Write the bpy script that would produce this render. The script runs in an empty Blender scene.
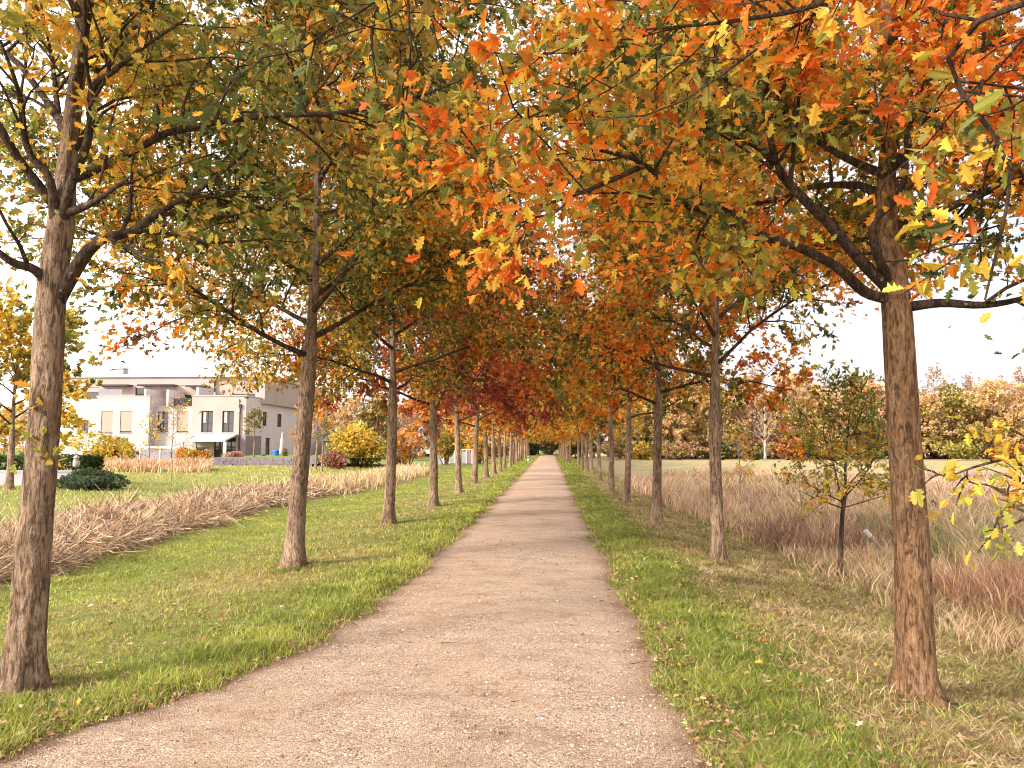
import bpy, math, numpy as np
from mathutils import Matrix, Vector
PI = math.pi
C = bpy.context.scene.collection
SC = bpy.context.scene

# ---------------------------------------------------------------- camera, world, sun, exposure
F_PX = 740.0
CAM_H = 1.60
YAW = math.radians(2.70)        # camera turned a little left of the lane
PITCH = math.radians(4.79)      # and a little up
cam_d = bpy.data.cameras.new('camera')
cam = bpy.data.objects.new('camera', cam_d)
C.objects.link(cam)
cam.location = (0, 0, CAM_H)
cam.rotation_euler = (PI / 2 + PITCH, 0, YAW)
cam_d.sensor_width = 36.0
cam_d.lens = F_PX * 36.0 / 1024.0
cam_d.clip_start = 0.05
cam_d.clip_end = 3000
SC.camera = cam
CAM_M = np.array(cam.rotation_euler.to_matrix())

SUN_EL = math.radians(27)
SUN_DIR = np.array([-1.0, -0.80, 0.0]); SUN_DIR /= np.linalg.norm(SUN_DIR)     # horizontal direction towards the sun
world = bpy.data.worlds.new('World')
SC.world = world
world.use_nodes = True
nt = world.node_tree
for n in list(nt.nodes): nt.nodes.remove(n)
out = nt.nodes.new('ShaderNodeOutputWorld')
bg = nt.nodes.new('ShaderNodeBackground')
sky = nt.nodes.new('ShaderNodeTexSky')
sky.sky_type = 'NISHITA'
sky.sun_disc = False
sky.sun_elevation = SUN_EL
sky.sun_rotation = math.atan2(SUN_DIR[0], SUN_DIR[1])
sky.dust_density = 3.0
tc = nt.nodes.new('ShaderNodeTexCoord')
nz = nt.nodes.new('ShaderNodeTexNoise')
nz.inputs['Scale'].default_value = 2.2
nz.inputs['Detail'].default_value = 4
mp = nt.nodes.new('ShaderNodeMapping'); mp.inputs['Scale'].default_value = (1, 1, 3.0)
nt.links.new(tc.outputs['Generated'], mp.inputs[0]); nt.links.new(mp.outputs[0], nz.inputs['Vector'])
mr = nt.nodes.new('ShaderNodeMapRange')
mr.inputs[1].default_value = 0.36; mr.inputs[2].default_value = 0.62
mr.inputs[3].default_value = 0.72; mr.inputs[4].default_value = 0.97
nt.links.new(nz.outputs[0], mr.inputs[0])
mx = nt.nodes.new('ShaderNodeMix'); mx.data_type = 'RGBA'
nt.links.new(mr.outputs[0], mx.inputs[0])
nt.links.new(sky.outputs[0], mx.inputs[6])
# thin cloud veil, brighter towards the sun and dimmer away from it, as real veils are
dt = nt.nodes.new('ShaderNodeVectorMath'); dt.operation = 'DOT_PRODUCT'
nt.links.new(tc.outputs['Generated'], dt.inputs[0]); dt.inputs[1].default_value = tuple(SUN_DIR)
rm = nt.nodes.new('ShaderNodeMapRange'); rm.inputs[1].default_value = -1; rm.inputs[2].default_value = 1
rm.inputs[3].default_value = 0; rm.inputs[4].default_value = 1; nt.links.new(dt.outputs['Value'], rm.inputs[0])
cr_ = nt.nodes.new('ShaderNodeValToRGB')
els = cr_.color_ramp.elements
els[0].position = 0.0; els[0].color = (.245, .255, .265, 1)
els[1].position = 1.0; els[1].color = (1.0, .92, .86, 1)
for p_, c_ in ((.12, (.285, .285, .288, 1)), (.3, (.37, .36, .355, 1)), (.5, (.52, .50, .485, 1))):
    e_ = els.new(p_); e_.color = c_
nt.links.new(rm.outputs[0], cr_.inputs[0])
ml = nt.nodes.new('ShaderNodeVectorMath'); ml.operation = 'SCALE'; ml.inputs['Scale'].default_value = 12.5
nt.links.new(cr_.outputs[0], ml.inputs[0]); nt.links.new(ml.outputs[0], mx.inputs[7])
nt.links.new(mx.outputs[2], bg.inputs['Color'])
bg.inputs['Strength'].default_value = 0.125
nt.links.new(bg.outputs[0], out.inputs[0])

sun_d = bpy.data.lights.new('sun', 'SUN')
sun_d.energy = 2.8
sun_d.angle = math.radians(12)
sun_d.color = (1.0, 0.88, 0.76)
sun = bpy.data.objects.new('sun', sun_d)
C.objects.link(sun)
to_sun = Vector((SUN_DIR[0] * math.cos(SUN_EL), SUN_DIR[1] * math.cos(SUN_EL), math.sin(SUN_EL)))
sun.rotation_euler = to_sun.to_track_quat('Z', 'Y').to_euler()
SC.view_settings.view_transform = 'Standard'
SC.view_settings.look = 'None'
SC.view_settings.gamma = 1.0
SC.view_settings.exposure = 1.36
try:
    SC.cycles.filter_width = 1.0; SC.cycles.max_bounces = 6; SC.cycles.diffuse_bounces = 4; SC.cycles.glossy_bounces = 2
    SC.cycles.transmission_bounces = 4; SC.cycles.use_denoising = True
    SC.cycles.caustics_reflective = False; SC.cycles.caustics_refractive = False
except Exception: pass

# ---------------------------------------------------------------- helpers
def ray(px, py):
    d = CAM_M @ np.array([(px - 512.0) / F_PX, -(py - 384.0) / F_PX, -1.0])
    return d
def at(px, py, Y):
    d = ray(px, py); t = Y / d[1]
    return np.array([d[0] * t, Y, CAM_H + d[2] * t])
def ss(x, a, b):
    t = np.clip((x - a) / (b - a), 0, 1); return t * t * (3 - 2 * t)
def wob(x, y, s=1.0, seed=0.0):
    """cheap smooth noise, about -1..1"""
    x = x / s + seed; y = y / s - seed * 1.7
    return (np.sin(x * 1.3 + 1.7 * np.sin(y * 0.9 + seed)) + np.sin(y * 1.7 + 1.3 * np.sin(x * 1.1 - seed))
            + 0.6 * np.sin((x + y) * 2.9 + seed) + 0.5 * np.sin((x - y * 1.3) * 4.3 + 2 * seed)) / 3.1
YL = np.array([-6., 0, 2.6, 3.9, 4.75, 5.43, 6.9, 8.5, 11.2, 19.7, 118, 140])
XL = np.array([-4.2, -3.9, -3.35, -2.9, -2.36, -2.04, -1.84, -1.66, -1.66, -1.55, -1.30, -1.3])
YR = np.array([-6., 0, 3, 9, 20, 118, 140])
XR = np.array([.95, .92, .85, .84, .88, 1.30, 1.35])
def path_l(y): return np.interp(y, YL, XL) + 0.045 * np.sin(y * 2.1) + 0.03 * np.sin(y * 5.3 + 1) + .02 * np.sin(y * 11.7)
def path_r(y): return np.interp(y, YR, XR) + 0.040 * np.sin(y * 1.7 + 2) + 0.03 * np.sin(y * 4.7) + .02 * np.sin(y * 12.9)
def H(x, y):
    """height of the ground"""
    x = np.asarray(x, float); y = np.asarray(y, float)
    l = path_l(y) - x; r = x - path_r(y)
    side = ss(np.maximum(l, r), 0.0, 0.25)
    z = 0.035 * side
    z = z - 0.26 * ss(l, 0.7, 5.0)
    heap = np.exp(-((x + 8.9 - 0.5 * np.sin(y * .21)) / 1.2) ** 2)
    amp = (0.13 + 0.08 * wob(x, y, 1.7, 3.0) + .06 * wob(x, y, .5, 1.)) * (1 - ss(y, 24, 30) * .55)
    z = z + heap * np.maximum(amp, .12) * ss(y, -8, 0)
    z = z + 0.26 * ss(-x, 12, 22) * ss(y, 0, 30)
    z = z - 0.62 * ss(r, 0.25, 4.3) + 0.25 * ss(r, 6.0, 12.0)
    z = z + side * 0.03 * wob(x, y, .9, 2.0) + side * .012 * wob(x, y, .28, 5.)
    return z
def gp(px, py):
    """ground point seen at a pixel"""
    d = ray(px, py); z = 0.0
    for _ in range(40):
        t = (z - CAM_H) / d[2]; x = d[0] * t; y = d[1] * t
        z = 0.6 * z + 0.4 * float(H(x, y))
    return x, y, float(H(x, y))

def mesh_from(name, V, Fs, mat=None, cols=None, smooth=False):
    me = bpy.data.meshes.new(name)
    V = np.ascontiguousarray(V, dtype=np.float32)
    Fs = [np.asarray(f, dtype=np.int32) for f in Fs if len(f)]
    me.vertices.add(len(V)); me.vertices.foreach_set('co', V.ravel())
    tot = np.concatenate([np.full(len(f), f.shape[1], np.int32) for f in Fs])
    idx = np.concatenate([f.ravel() for f in Fs])
    st = np.zeros(len(tot), np.int32); st[1:] = np.cumsum(tot)[:-1]
    me.loops.add(len(idx)); me.loops.foreach_set('vertex_index', idx)
    me.polygons.add(len(tot)); me.polygons.foreach_set('loop_start', st)
    try: me.polygons.foreach_set('loop_total', tot)
    except Exception: pass
    me.polygons.foreach_set('use_smooth', np.full(len(tot), bool(smooth)))
    me.update(calc_edges=True)
    if cols is not None:
        a = me.attributes.new('col', 'FLOAT_COLOR', 'POINT')
        c4 = np.ones((len(V), 4), np.float32); c4[:, :3] = cols
        a.data.foreach_set('color', c4.ravel())
    if mat: me.materials.append(mat)
    return me
def link(name, me, parent=None, loc=None):
    o = bpy.data.objects.new(name, me); C.objects.link(o)
    if parent is not None: o.parent = parent
    if loc is not None: o.location = loc
    return o
def tag(o, label=None, cat=None, group=None, kind=None):
    if label: o['label'] = label
    if cat: o['category'] = cat
    if group: o['group'] = group
    if kind: o['kind'] = kind
    return o
def empty(name, loc=(0, 0, 0), rz=0.0):
    o = bpy.data.objects.new(name, None); C.objects.link(o)
    o.location = loc; o.rotation_euler = (0, 0, rz); o.empty_display_size = .2
    return o
def copy_thing(src, loc, rz, sc, label, group=None):
    r = src.copy(); C.objects.link(r); r.location = loc; r.rotation_euler = (0, 0, rz)
    r.scale = (sc[0], sc[1], sc[2]) if hasattr(sc, '__len__') else (sc, sc, sc)
    r['label'] = label
    if group: r['group'] = group
    for ch in list(src.children):
        c = ch.copy(); C.objects.link(c); c.parent = r
        for g in list(ch.children):
            d = g.copy(); C.objects.link(d); d.parent = c
    return r

class MB:
    def __init__(s): s.V = []; s.Q = []; s.T = []; s.n = 0; s.Cc = []
    def add(s, V, Q=None, T=None, col=None):
        V = np.asarray(V, float)
        if Q is not None and len(Q): s.Q.append(np.asarray(Q) + s.n)
        if T is not None and len(T): s.T.append(np.asarray(T) + s.n)
        s.V.append(V); s.n += len(V)
        if col is not None: s.Cc.append(np.broadcast_to(np.asarray(col, float), (len(V), 3)))
    def box(s, x0, x1, y0, y1, z0, z1, col=None):
        V = [(x, y, z) for z in (z0, z1) for y in (y0, y1) for x in (x0, x1)]
        s.add(V, [(0, 2, 3, 1), (4, 5, 7, 6), (0, 1, 5, 4), (2, 6, 7, 3), (0, 4, 6, 2), (1, 3, 7, 5)], col=col)
    def tube(s, P, R, k=6, cap=False, lump=0.0, rng=None, col=None):
        P = np.asarray(P, float); R = np.asarray(R, float); n = len(P)
        T = np.gradient(P, axis=0); T /= np.maximum(np.linalg.norm(T, axis=1, keepdims=True), 1e-9)
        ref = np.array([0., 0, 1]) if abs(T[0, 2]) < .9 else np.array([1., 0, 0])
        U = np.cross(T, ref); U /= np.maximum(np.linalg.norm(U, axis=1, keepdims=True), 1e-9)
        W = np.cross(T, U)
        a = np.arange(k) * 2 * PI / k
        rr = R[:, None] * np.ones((1, k))
        if lump and rng is not None: rr = rr * (1 + lump * rng.normal(size=(n, k)))
        V = P[:, None, :] + rr[..., None] * (np.cos(a)[None, :, None] * U[:, None, :] + np.sin(a)[None, :, None] * W[:, None, :])
        V = V.reshape(-1, 3)
        i = np.arange(n - 1)[:, None] * k; j = np.arange(k)[None, :]; j2 = (j + 1) % k
        Q = np.stack([i + j, i + j2, i + k + j2, i + k + j], -1).reshape(-1, 4)
        s.add(V, Q, col=col)
        if cap:
            s.T.append(np.array([[s.n - k, s.n - k + q, s.n - k + q + 1] for q in range(1, k - 1)]))
    def build(s, name, mat, parent=None, smooth=False, loc=None):
        V = np.concatenate(s.V)
        Fs = []
        if s.Q: Fs.append(np.concatenate(s.Q))
        if s.T: Fs.append(np.concatenate(s.T))
        cols = np.concatenate(s.Cc) if s.Cc else None
        return link(name, mesh_from(name, V, Fs, mat, cols, smooth), parent, loc)

# ---------------------------------------------------------------- materials
def new_mat(name):
    m = bpy.data.materials.new(name); m.use_nodes = True
    t = m.node_tree
    for n in list(t.nodes): t.nodes.remove(n)
    o = t.nodes.new('ShaderNodeOutputMaterial')
    p = t.nodes.new('ShaderNodeBsdfPrincipled')
    t.links.new(p.outputs[0], o.inputs[0])
    p.inputs['Roughness'].default_value = .8
    p.inputs['Specular IOR Level'].default_value = .25
    return m, t, p, o
def N(t, kind, **kw):
    n = t.nodes.new(kind)
    for k, v in kw.items():
        if k in n.inputs: n.inputs[k].default_value = v
        else: setattr(n, k, v)
    return n
def ramp(t, src, stops):
    r = t.nodes.new('ShaderNodeValToRGB')
    e = r.color_ramp.elements
    while len(e) < len(stops): e.new(.5)
    for q, (p, c) in zip(e, stops): q.position = p; q.color = (*c, 1)
    t.links.new(src, r.inputs[0]); return r.outputs[0]
def mixc(t, f, a, b, mode='MIX'):
    m = t.nodes.new('ShaderNodeMix'); m.data_type = 'RGBA'; m.blend_type = mode
    for i, v in ((0, f), (6, a), (7, b)):
        if hasattr(v, 'links') or hasattr(v, 'is_linked'): t.links.new(v, m.inputs[i])
        elif i == 0: m.inputs[0].default_value = v
        else: m.inputs[i].default_value = (*v, 1) if len(v) == 3 else v
    return m.outputs[2]
def bump(t, p, h, strength=.5, dist=.02):
    b = t.nodes.new('ShaderNodeBump'); b.inputs['Strength'].default_value = strength; b.inputs['Distance'].default_value = dist
    t.links.new(h, b.inputs['Height']); t.links.new(b.outputs[0], p.inputs['Normal']); return b

def attr_mat(name, rough=.6, trans=.0, spec=.25, varscale=0):
    m, t, p, o = new_mat(name)
    a = t.nodes.new('ShaderNodeAttribute'); a.attribute_name = 'col'
    t.links.new(a.outputs['Color'], p.inputs['Base Color'])
    p.inputs['Roughness'].default_value = rough
    p.inputs['Specular IOR Level'].default_value = spec
    if trans:
        tr = t.nodes.new('ShaderNodeBsdfTranslucent'); t.links.new(a.outputs['Color'], tr.inputs[0])
        ms = t.nodes.new('ShaderNodeMixShader'); ms.inputs[0].default_value = trans
        t.links.new(p.outputs[0], ms.inputs[1]); t.links.new(tr.outputs[0], ms.inputs[2]); t.links.new(ms.outputs[0], o.inputs[0])
    return m
M_LEAF = attr_mat('autumn_leaf', .5, .48, .3)
M_BLADE = attr_mat('grass_blade', .6, .35, .2)
M_STRAW = attr_mat('dry_straw', .75, .2, .15)
M_LITTER = attr_mat('fallen_leaf', .7, .1, .2)
M_STONE = attr_mat('pebble', .85, 0, .2)

def bark_mat(name, stops, sc=1.0):
    m, t, p, o = new_mat(name)
    tc = N(t, 'ShaderNodeTexCoord')
    oi = N(t, 'ShaderNodeObjectInfo')
    off = N(t, 'ShaderNodeVectorMath'); off.operation = 'ADD'
    cmb = N(t, 'ShaderNodeCombineXYZ'); t.links.new(oi.outputs['Random'], cmb.inputs[2])
    sc9 = N(t, 'ShaderNodeVectorMath'); sc9.operation = 'SCALE'; sc9.inputs['Scale'].default_value = 30.0
    t.links.new(cmb.outputs[0], sc9.inputs[0]); t.links.new(tc.outputs['Object'], off.inputs[0]); t.links.new(sc9.outputs[0], off.inputs[1])
    def noise(scale, det, rough=.6, vec=None, dist=0):
        mp = N(t, 'ShaderNodeMapping'); mp.inputs['Scale'].default_value = scale
        t.links.new(off.outputs[0], mp.inputs[0]); n = N(t, 'ShaderNodeTexNoise'); n.inputs['Scale'].default_value = 1.0
        n.inputs['Detail'].default_value = det; n.inputs['Roughness'].default_value = rough; n.inputs['Distortion'].default_value = dist
        t.links.new(mp.outputs[0], n.inputs['Vector']); return n.outputs[0]
    fur = noise((38 * sc, 38 * sc, 7.5 * sc), 6, .66, dist=.9)           # upright furrows
    fine = noise((110 * sc, 110 * sc, 40 * sc), 4, .7)
    big = noise((5 * sc, 5 * sc, 2.2 * sc), 4, .6)
    ring = noise((3 * sc, 3 * sc, 34 * sc), 3, .6)
    c1 = ramp(t, big, stops)
    c2 = mixc(t, .85, c1, ramp(t, fur, [(.40, (.26, .22, .20)), (.49, (.90, .88, .86)), (.58, (1.45, 1.42, 1.38))]), 'MULTIPLY')
    c2 = mixc(t, .7, c2, ramp(t, fine, [(.3, (.6, .58, .55)), (.5, (1, 1, 1)), (.72, (1.35, 1.35, 1.3))]), 'MULTIPLY')
    c2 = mixc(t, .5, c2, ramp(t, ring, [(.34, (.62, .6, .58)), (.42, (1, 1, 1))]), 'MULTIPLY')
    fl = noise((22 * sc, 22 * sc, 16 * sc), 4, .75)
    lf = ramp(t, fl, [(.60, (0, 0, 0)), (.68, (.6, .6, .6))])
    c3 = mixc(t, lf, c2, (.46, .41, .33))
    t.links.new(c3, p.inputs['Base Color'])
    ma = N(t, 'ShaderNodeMath'); ma.operation = 'MULTIPLY_ADD'; ma.inputs[1].default_value = 1.8
    t.links.new(fur, ma.inputs[0]); t.links.new(fine, ma.inputs[2])
    bump(t, p, ma.outputs[0], 1.0, .028)
    p.inputs['Roughness'].default_value = .9
    return m
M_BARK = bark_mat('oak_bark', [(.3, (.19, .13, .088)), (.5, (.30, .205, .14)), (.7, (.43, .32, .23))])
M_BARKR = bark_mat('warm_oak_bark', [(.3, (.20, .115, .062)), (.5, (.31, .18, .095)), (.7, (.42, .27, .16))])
M_LIMB_SHADED = bark_mat('shaded_limb_bark', [(.3, (.055, .036, .026)), (.5, (.09, .06, .043)), (.7, (.15, .105, .075))])  # dark upper-branch bark, with the crown's shade on the limbs put into its colour
M_BARK2 = bark_mat('dark_bark', [(.3, (.045, .030, .022)), (.5, (.10, .07, .05)), (.7, (.18, .13, .10))], .8)
M_BARK3 = bark_mat('pale_bark', [(.3, (.30, .26, .22)), (.5, (.50, .46, .42)), (.7, (.68, .64, .6))], .8)

def plain(name, c, rough=.7, nscale=3.0, amt=.12, spec=.25, bmp=0, metal=0):
    m, t, p, o = new_mat(name)
    tc = N(t, 'ShaderNodeTexCoord'); n = N(t, 'ShaderNodeTexNoise'); n.inputs['Scale'].default_value = nscale; n.inputs['Detail'].default_value = 5
    t.links.new(tc.outputs['Object'], n.inputs['Vector'])
    lo = tuple(q * (1 - amt) for q in c); hi = tuple(min(1, q * (1 + amt)) for q in c)
    t.links.new(ramp(t, n.outputs[0], [(.3, lo), (.7, hi)]), p.inputs['Base Color'])
    p.inputs['Roughness'].default_value = rough; p.inputs['Specular IOR Level'].default_value = spec
    p.inputs['Metallic'].default_value = metal
    if bmp: bump(t, p, n.outputs[0], bmp, .01)
    return m
M_WALLP = plain('render_pink_cream', (.42, .33, .305), .9, .6, .06)
M_WALLW = plain('render_white', (.46, .395, .395), .9, .6, .06)
M_WALLL = plain('render_lilac', (.62, .53, .54), .9, .6, .06)
M_ROOF = plain('roof_edge', (.55, .46, .42), .7, 1, .06)
M_DARKF = plain('dark_frame', (.05, .045, .045), .5, 3, .1)
M_BLIND = plain('blind', (.35, .29, .245), .7, 3, .05)
M_WHITE = plain('white_paint', (.55, .53, .53), .5, 3, .04)
M_PURP = plain('purple_panel', (.26, .19, .21), .8, 2, .1)
M_GREY = plain('grey_metal', (.32, .31, .33), .5, 3, .1)
M_LILACP = plain('fence_panel_lilac', (.25, .23, .28), .7, 3, .06)
M_STONEW = plain('retaining_stone', (.19, .16, .19), .9, 4, .3, bmp=.5)
M_CONC = plain('concrete_wall', (.38, .37, .40), .9, 2, .08, bmp=.3)
M_BLUE = plain('blue_plastic', (.04, .16, .55), .4, 3, .1)
M_WOODP = plain('grey_post_wood', (.34, .28, .22), .9, 8, .25, bmp=.4)
M_CURT = plain('curtain', (.5, .42, .40), .9, 6, .2)
m_, t_, p_, o_ = new_mat('window_glass'); M_GLASS = m_
p_.inputs['Base Color'].default_value = (.035, .03, .035, 1); p_.inputs['Roughness'].default_value = .08; p_.inputs['Specular IOR Level'].default_value = .8

# ground material: vertex zone colour broken up by noise
m_, t_, p_, o_ = new_mat('ground_soil_grass'); M_GROUND = m_
a_ = t_.nodes.new('ShaderNodeAttribute'); a_.attribute_name = 'col'
tc_ = N(t_, 'ShaderNodeTexCoord')
n_ = N(t_, 'ShaderNodeTexNoise'); n_.inputs['Scale'].default_value = 9; n_.inputs['Detail'].default_value = 8; n_.inputs['Roughness'].default_value = .7
t_.links.new(tc_.outputs['Object'], n_.inputs['Vector'])
n2_ = N(t_, 'ShaderNodeTexNoise'); n2_.inputs['Scale'].default_value = .8; n2_.inputs['Detail'].default_value = 5
t_.links.new(tc_.outputs['Object'], n2_.inputs['Vector'])
v1 = ramp(t_, n_.outputs[0], [(.3, (.55, .5, .45)), (.5, (1, 1, 1)), (.72, (1.5, 1.4, 1.2))])
v2 = ramp(t_, n2_.outputs[0], [(.35, (.8, .85, .8)), (.65, (1.2, 1.12, 1.0))])
c_ = mixc(t_, 1.0, a_.outputs['Color'], v1, 'MULTIPLY'); c_ = mixc(t_, 1.0, c_, v2, 'MULTIPLY')
t_.links.new(c_, p_.inputs['Base Color']); p_.inputs['Roughness'].default_value = .95
bump(t_, p_, n_.outputs[0], .9, .04)

# gravel
m_, t_, p_, o_ = new_mat('gravel_path'); M_GRAVEL = m_
tc_ = N(t_, 'ShaderNodeTexCoord')
vo = N(t_, 'ShaderNodeTexVoronoi'); vo.inputs['Scale'].default_value = 105; t_.links.new(tc_.outputs['Object'], vo.inputs['Vector'])
vo2 = N(t_, 'ShaderNodeTexVoronoi'); vo2.inputs['Scale'].default_value = 210; t_.links.new(tc_.outputs['Object'], vo2.inputs['Vector'])
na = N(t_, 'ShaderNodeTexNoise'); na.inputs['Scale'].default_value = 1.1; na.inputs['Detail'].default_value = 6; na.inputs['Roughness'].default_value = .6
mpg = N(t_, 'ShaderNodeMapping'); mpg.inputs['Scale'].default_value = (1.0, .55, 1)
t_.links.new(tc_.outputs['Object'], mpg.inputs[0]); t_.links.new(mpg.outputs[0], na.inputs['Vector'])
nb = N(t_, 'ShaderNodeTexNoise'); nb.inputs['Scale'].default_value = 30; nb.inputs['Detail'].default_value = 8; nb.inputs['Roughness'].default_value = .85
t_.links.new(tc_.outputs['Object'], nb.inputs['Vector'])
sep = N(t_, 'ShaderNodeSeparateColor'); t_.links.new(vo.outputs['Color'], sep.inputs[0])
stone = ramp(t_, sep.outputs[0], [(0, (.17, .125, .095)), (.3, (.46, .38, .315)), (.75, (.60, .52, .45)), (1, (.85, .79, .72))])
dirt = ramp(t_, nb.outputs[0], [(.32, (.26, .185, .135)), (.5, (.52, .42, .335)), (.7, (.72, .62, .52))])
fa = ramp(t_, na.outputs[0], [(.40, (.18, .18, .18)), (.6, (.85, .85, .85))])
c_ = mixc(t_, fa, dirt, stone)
nc = N(t_, 'ShaderNodeTexNoise'); nc.inputs['Scale'].default_value = 2.6; nc.inputs['Detail'].default_value = 7; nc.inputs['Roughness'].default_value = .7
mpc = N(t_, 'ShaderNodeMapping'); mpc.inputs['Scale'].default_value = (.8, 1.3, 1); mpc.inputs['Location'].default_value = (4, 7, 0)
t_.links.new(tc_.outputs['Object'], mpc.inputs[0]); t_.links.new(mpc.outputs[0], nc.inputs['Vector'])
c_ = mixc(t_, 1.0, c_, ramp(t_, nc.outputs[0], [(.34, (.74, .66, .60)), (.48, (.98, .95, .93)), (.68, (1.12, 1.12, 1.12))]), 'MULTIPLY')
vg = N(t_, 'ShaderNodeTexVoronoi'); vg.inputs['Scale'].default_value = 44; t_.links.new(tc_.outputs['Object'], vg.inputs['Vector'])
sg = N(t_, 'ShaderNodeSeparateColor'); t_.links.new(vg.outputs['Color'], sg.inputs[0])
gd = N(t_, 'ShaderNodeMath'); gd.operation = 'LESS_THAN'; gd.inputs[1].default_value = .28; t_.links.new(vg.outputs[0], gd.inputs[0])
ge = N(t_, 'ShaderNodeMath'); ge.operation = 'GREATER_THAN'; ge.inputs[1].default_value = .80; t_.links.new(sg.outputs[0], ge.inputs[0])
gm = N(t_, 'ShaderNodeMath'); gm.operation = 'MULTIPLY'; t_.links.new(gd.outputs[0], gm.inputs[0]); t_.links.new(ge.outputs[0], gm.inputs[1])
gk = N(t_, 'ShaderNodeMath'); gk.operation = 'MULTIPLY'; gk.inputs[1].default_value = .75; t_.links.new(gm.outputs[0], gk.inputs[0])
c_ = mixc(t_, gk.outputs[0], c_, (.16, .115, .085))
at_ = t_.nodes.new('ShaderNodeAttribute'); at_.attribute_name = 'col'
c_ = mixc(t_, 1.0, c_, at_.outputs['Color'], 'MULTIPLY')
sp2 = N(t_, 'ShaderNodeSeparateColor'); t_.links.new(vo2.outputs['Color'], sp2.inputs[0])
spk = ramp(t_, sp2.outputs[1], [(.0, (.35, .32, .30)), (.22, (.95, .95, .95)), (.85, (1.08, 1.08, 1.08)), (1, (1.5, 1.5, 1.5))])
c_ = mixc(t_, .8, c_, spk, 'MULTIPLY')
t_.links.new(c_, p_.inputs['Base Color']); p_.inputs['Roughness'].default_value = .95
hs = N(t_, 'ShaderNodeMath'); hs.operation = 'MULTIPLY_ADD'; hs.inputs[1].default_value = -1.0
t_.links.new(vo.outputs[0], hs.inputs[0]); t_.links.new(nb.outputs[0], hs.inputs[2])
bump(t_, p_, hs.outputs[0], 1.0, .02)

# ---------------------------------------------------------------- ground and path
def axis(bp):
    out = []
    for (a, b, s) in bp: out.append(np.arange(a, b, s))
    out.append([bp[-1][1]]); return np.concatenate(out)
gx = axis([(-500, -100, 40), (-100, -30, 5), (-30, -14, .6), (-14, -5, .16), (-5, 5, .1), (5, 14, .16), (14, 30, .7), (30, 100, 5), (100, 600, 40)])
gy = axis([(-30, -4, 2), (-4, 14, .12), (14, 34, .25), (34, 70, .8), (70, 130, 3), (130, 900, 40)])
X, Y = np.meshgrid(gx, gy)
Z = H(X, Y)
l = path_l(Y) - X; r = X - path_r(Y)
on_path = (l < 0.0) & (r < 0.0) & (Y < 122)
Z = np.where(on_path, Z - 0.03, Z)
def zone_color(x, y):
    """base colour of the ground, linear"""
    l = path_l(y) - x; r = x - path_r(y)
    c = np.zeros(x.shape + (3,)); 
    def put(mask, col):
        nonlocal c
        m = np.clip(mask, 0, 1)[..., None]; c = c * (1 - m) + np.array(col) * m
    put(np.ones_like(x), (.17, .20, .05))
    n1 = wob(x, y, 1.6, 7.); n2 = wob(x, y, .6, 4.)
    # left lawn
    put((l > 0) * 1., (.16, .185, .04))
    put((l > 0) * ss(n1 + .6 * n2, .1, .9) * ss(-np.abs(x + 3.2) , -2.2, -.8), (.26, .21, .09))     # drier under the row
    ditch = np.exp(-((x + 8.9 - .5 * np.sin(y * .21)) / 1.5) ** 4)
    put((l > 0) * ditch * (y < 60), (.20, .13, .085))
    put((x < -10.5) * 1., (.20, .22, .07))
    # right verge then dry slope
    put((r > 0) * 1., (.14, .155, .035))
    put((r > 0) * ss(r + .35 * n1 + .2 * n2, .5, 1.3), (.25, .175, .085))
    put((r > 0) * ss(r, 3.4, 4.2), (.24, .16, .10))
    far = ss(y, 38, 44) * (x > 3) 
    put(far, (.22, .15, .13))
    put(ss(y, 47, 51) * ss(x, 4, 7), (.33, .26, .17))
    put(ss(y, 60, 68) * ss(x, 4, 7), (.32, .27, .15))
    put(ss(-x, 22, 27) * ss(y, 58, 64), (.16, .20, .05))
    edge = np.exp(-(np.minimum(np.abs(l), np.abs(r)) / .13) ** 2)
    put(edge * .9, (.16, .09, .055))
    # bare earth round the trunks
    return c
col = zone_color(X, Y)
for (tx, ty, tr) in [(-3.5, 4.9, .45), (2.45, 4.7, .3), (-3.4, 9.7, .5), (-3.2, 15.2, .5)]:
    d = np.hypot(X - tx, Y - ty) + .15 * wob(X, Y, .3)
    m = (1 - ss(d, .2, tr))[..., None]
    col = col * (1 - m) + np.array((.15, .09, .055)) * m
V = np.stack([X, Y, Z], -1).reshape(-1, 3)
ny, nx = X.shape
i = np.arange(ny - 1)[:, None] * nx + np.arange(nx - 1)[None, :]
Q = np.stack([i, i + 1, i + nx + 1, i + nx], -1).reshape(-1, 4)
g = link('ground', mesh_from('ground', V, [Q], M_GROUND, col.reshape(-1, 3), True)); tag(g, kind='structure')

ys = axis([(-5, 14, .1), (14, 40, .25), (40, 124, 1.0)])
us = np.linspace(0, 1, 41)
Yp, U = np.meshgrid(ys, us, indexing='ij')
Xl = path_l(Yp) - .06; Xr = path_r(Yp) + .06
Xp = Xl + (Xr - Xl) * U
Zp = 0.012 + 0.035 * np.sin(U * PI) - .02 + .008 * wob(Xp, Yp, .5, 1.) + .004 * wob(Xp, Yp, .17, 9.)
Zp = np.where(Yp > 60, Zp + .03, Zp)
e = np.minimum(Xp - Xl, Xr - Xp)
m = np.exp(-((e + .10 * wob(Xp, Yp, .5, 3.)) / .22) ** 2)[..., None]
base = np.array((1.18, 1.08, 1.0)) * np.ones(Xp.shape + (1,))
wear = (np.exp(-((U - .32) / .17) ** 2) * .8 + np.exp(-((U - .62) / .1) ** 2) * .25)[..., None]
base = base * (1 - wear * .5) + np.array((1.16, .98, .84)) * wear * .5
nn = wob(Xp, Yp * .6, 1.0, 6.)[..., None]
base = base * (1 + .06 * nn)
base = base * (1 - m * .9) + np.array((.55, .36, .27)) * m * .9
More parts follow.
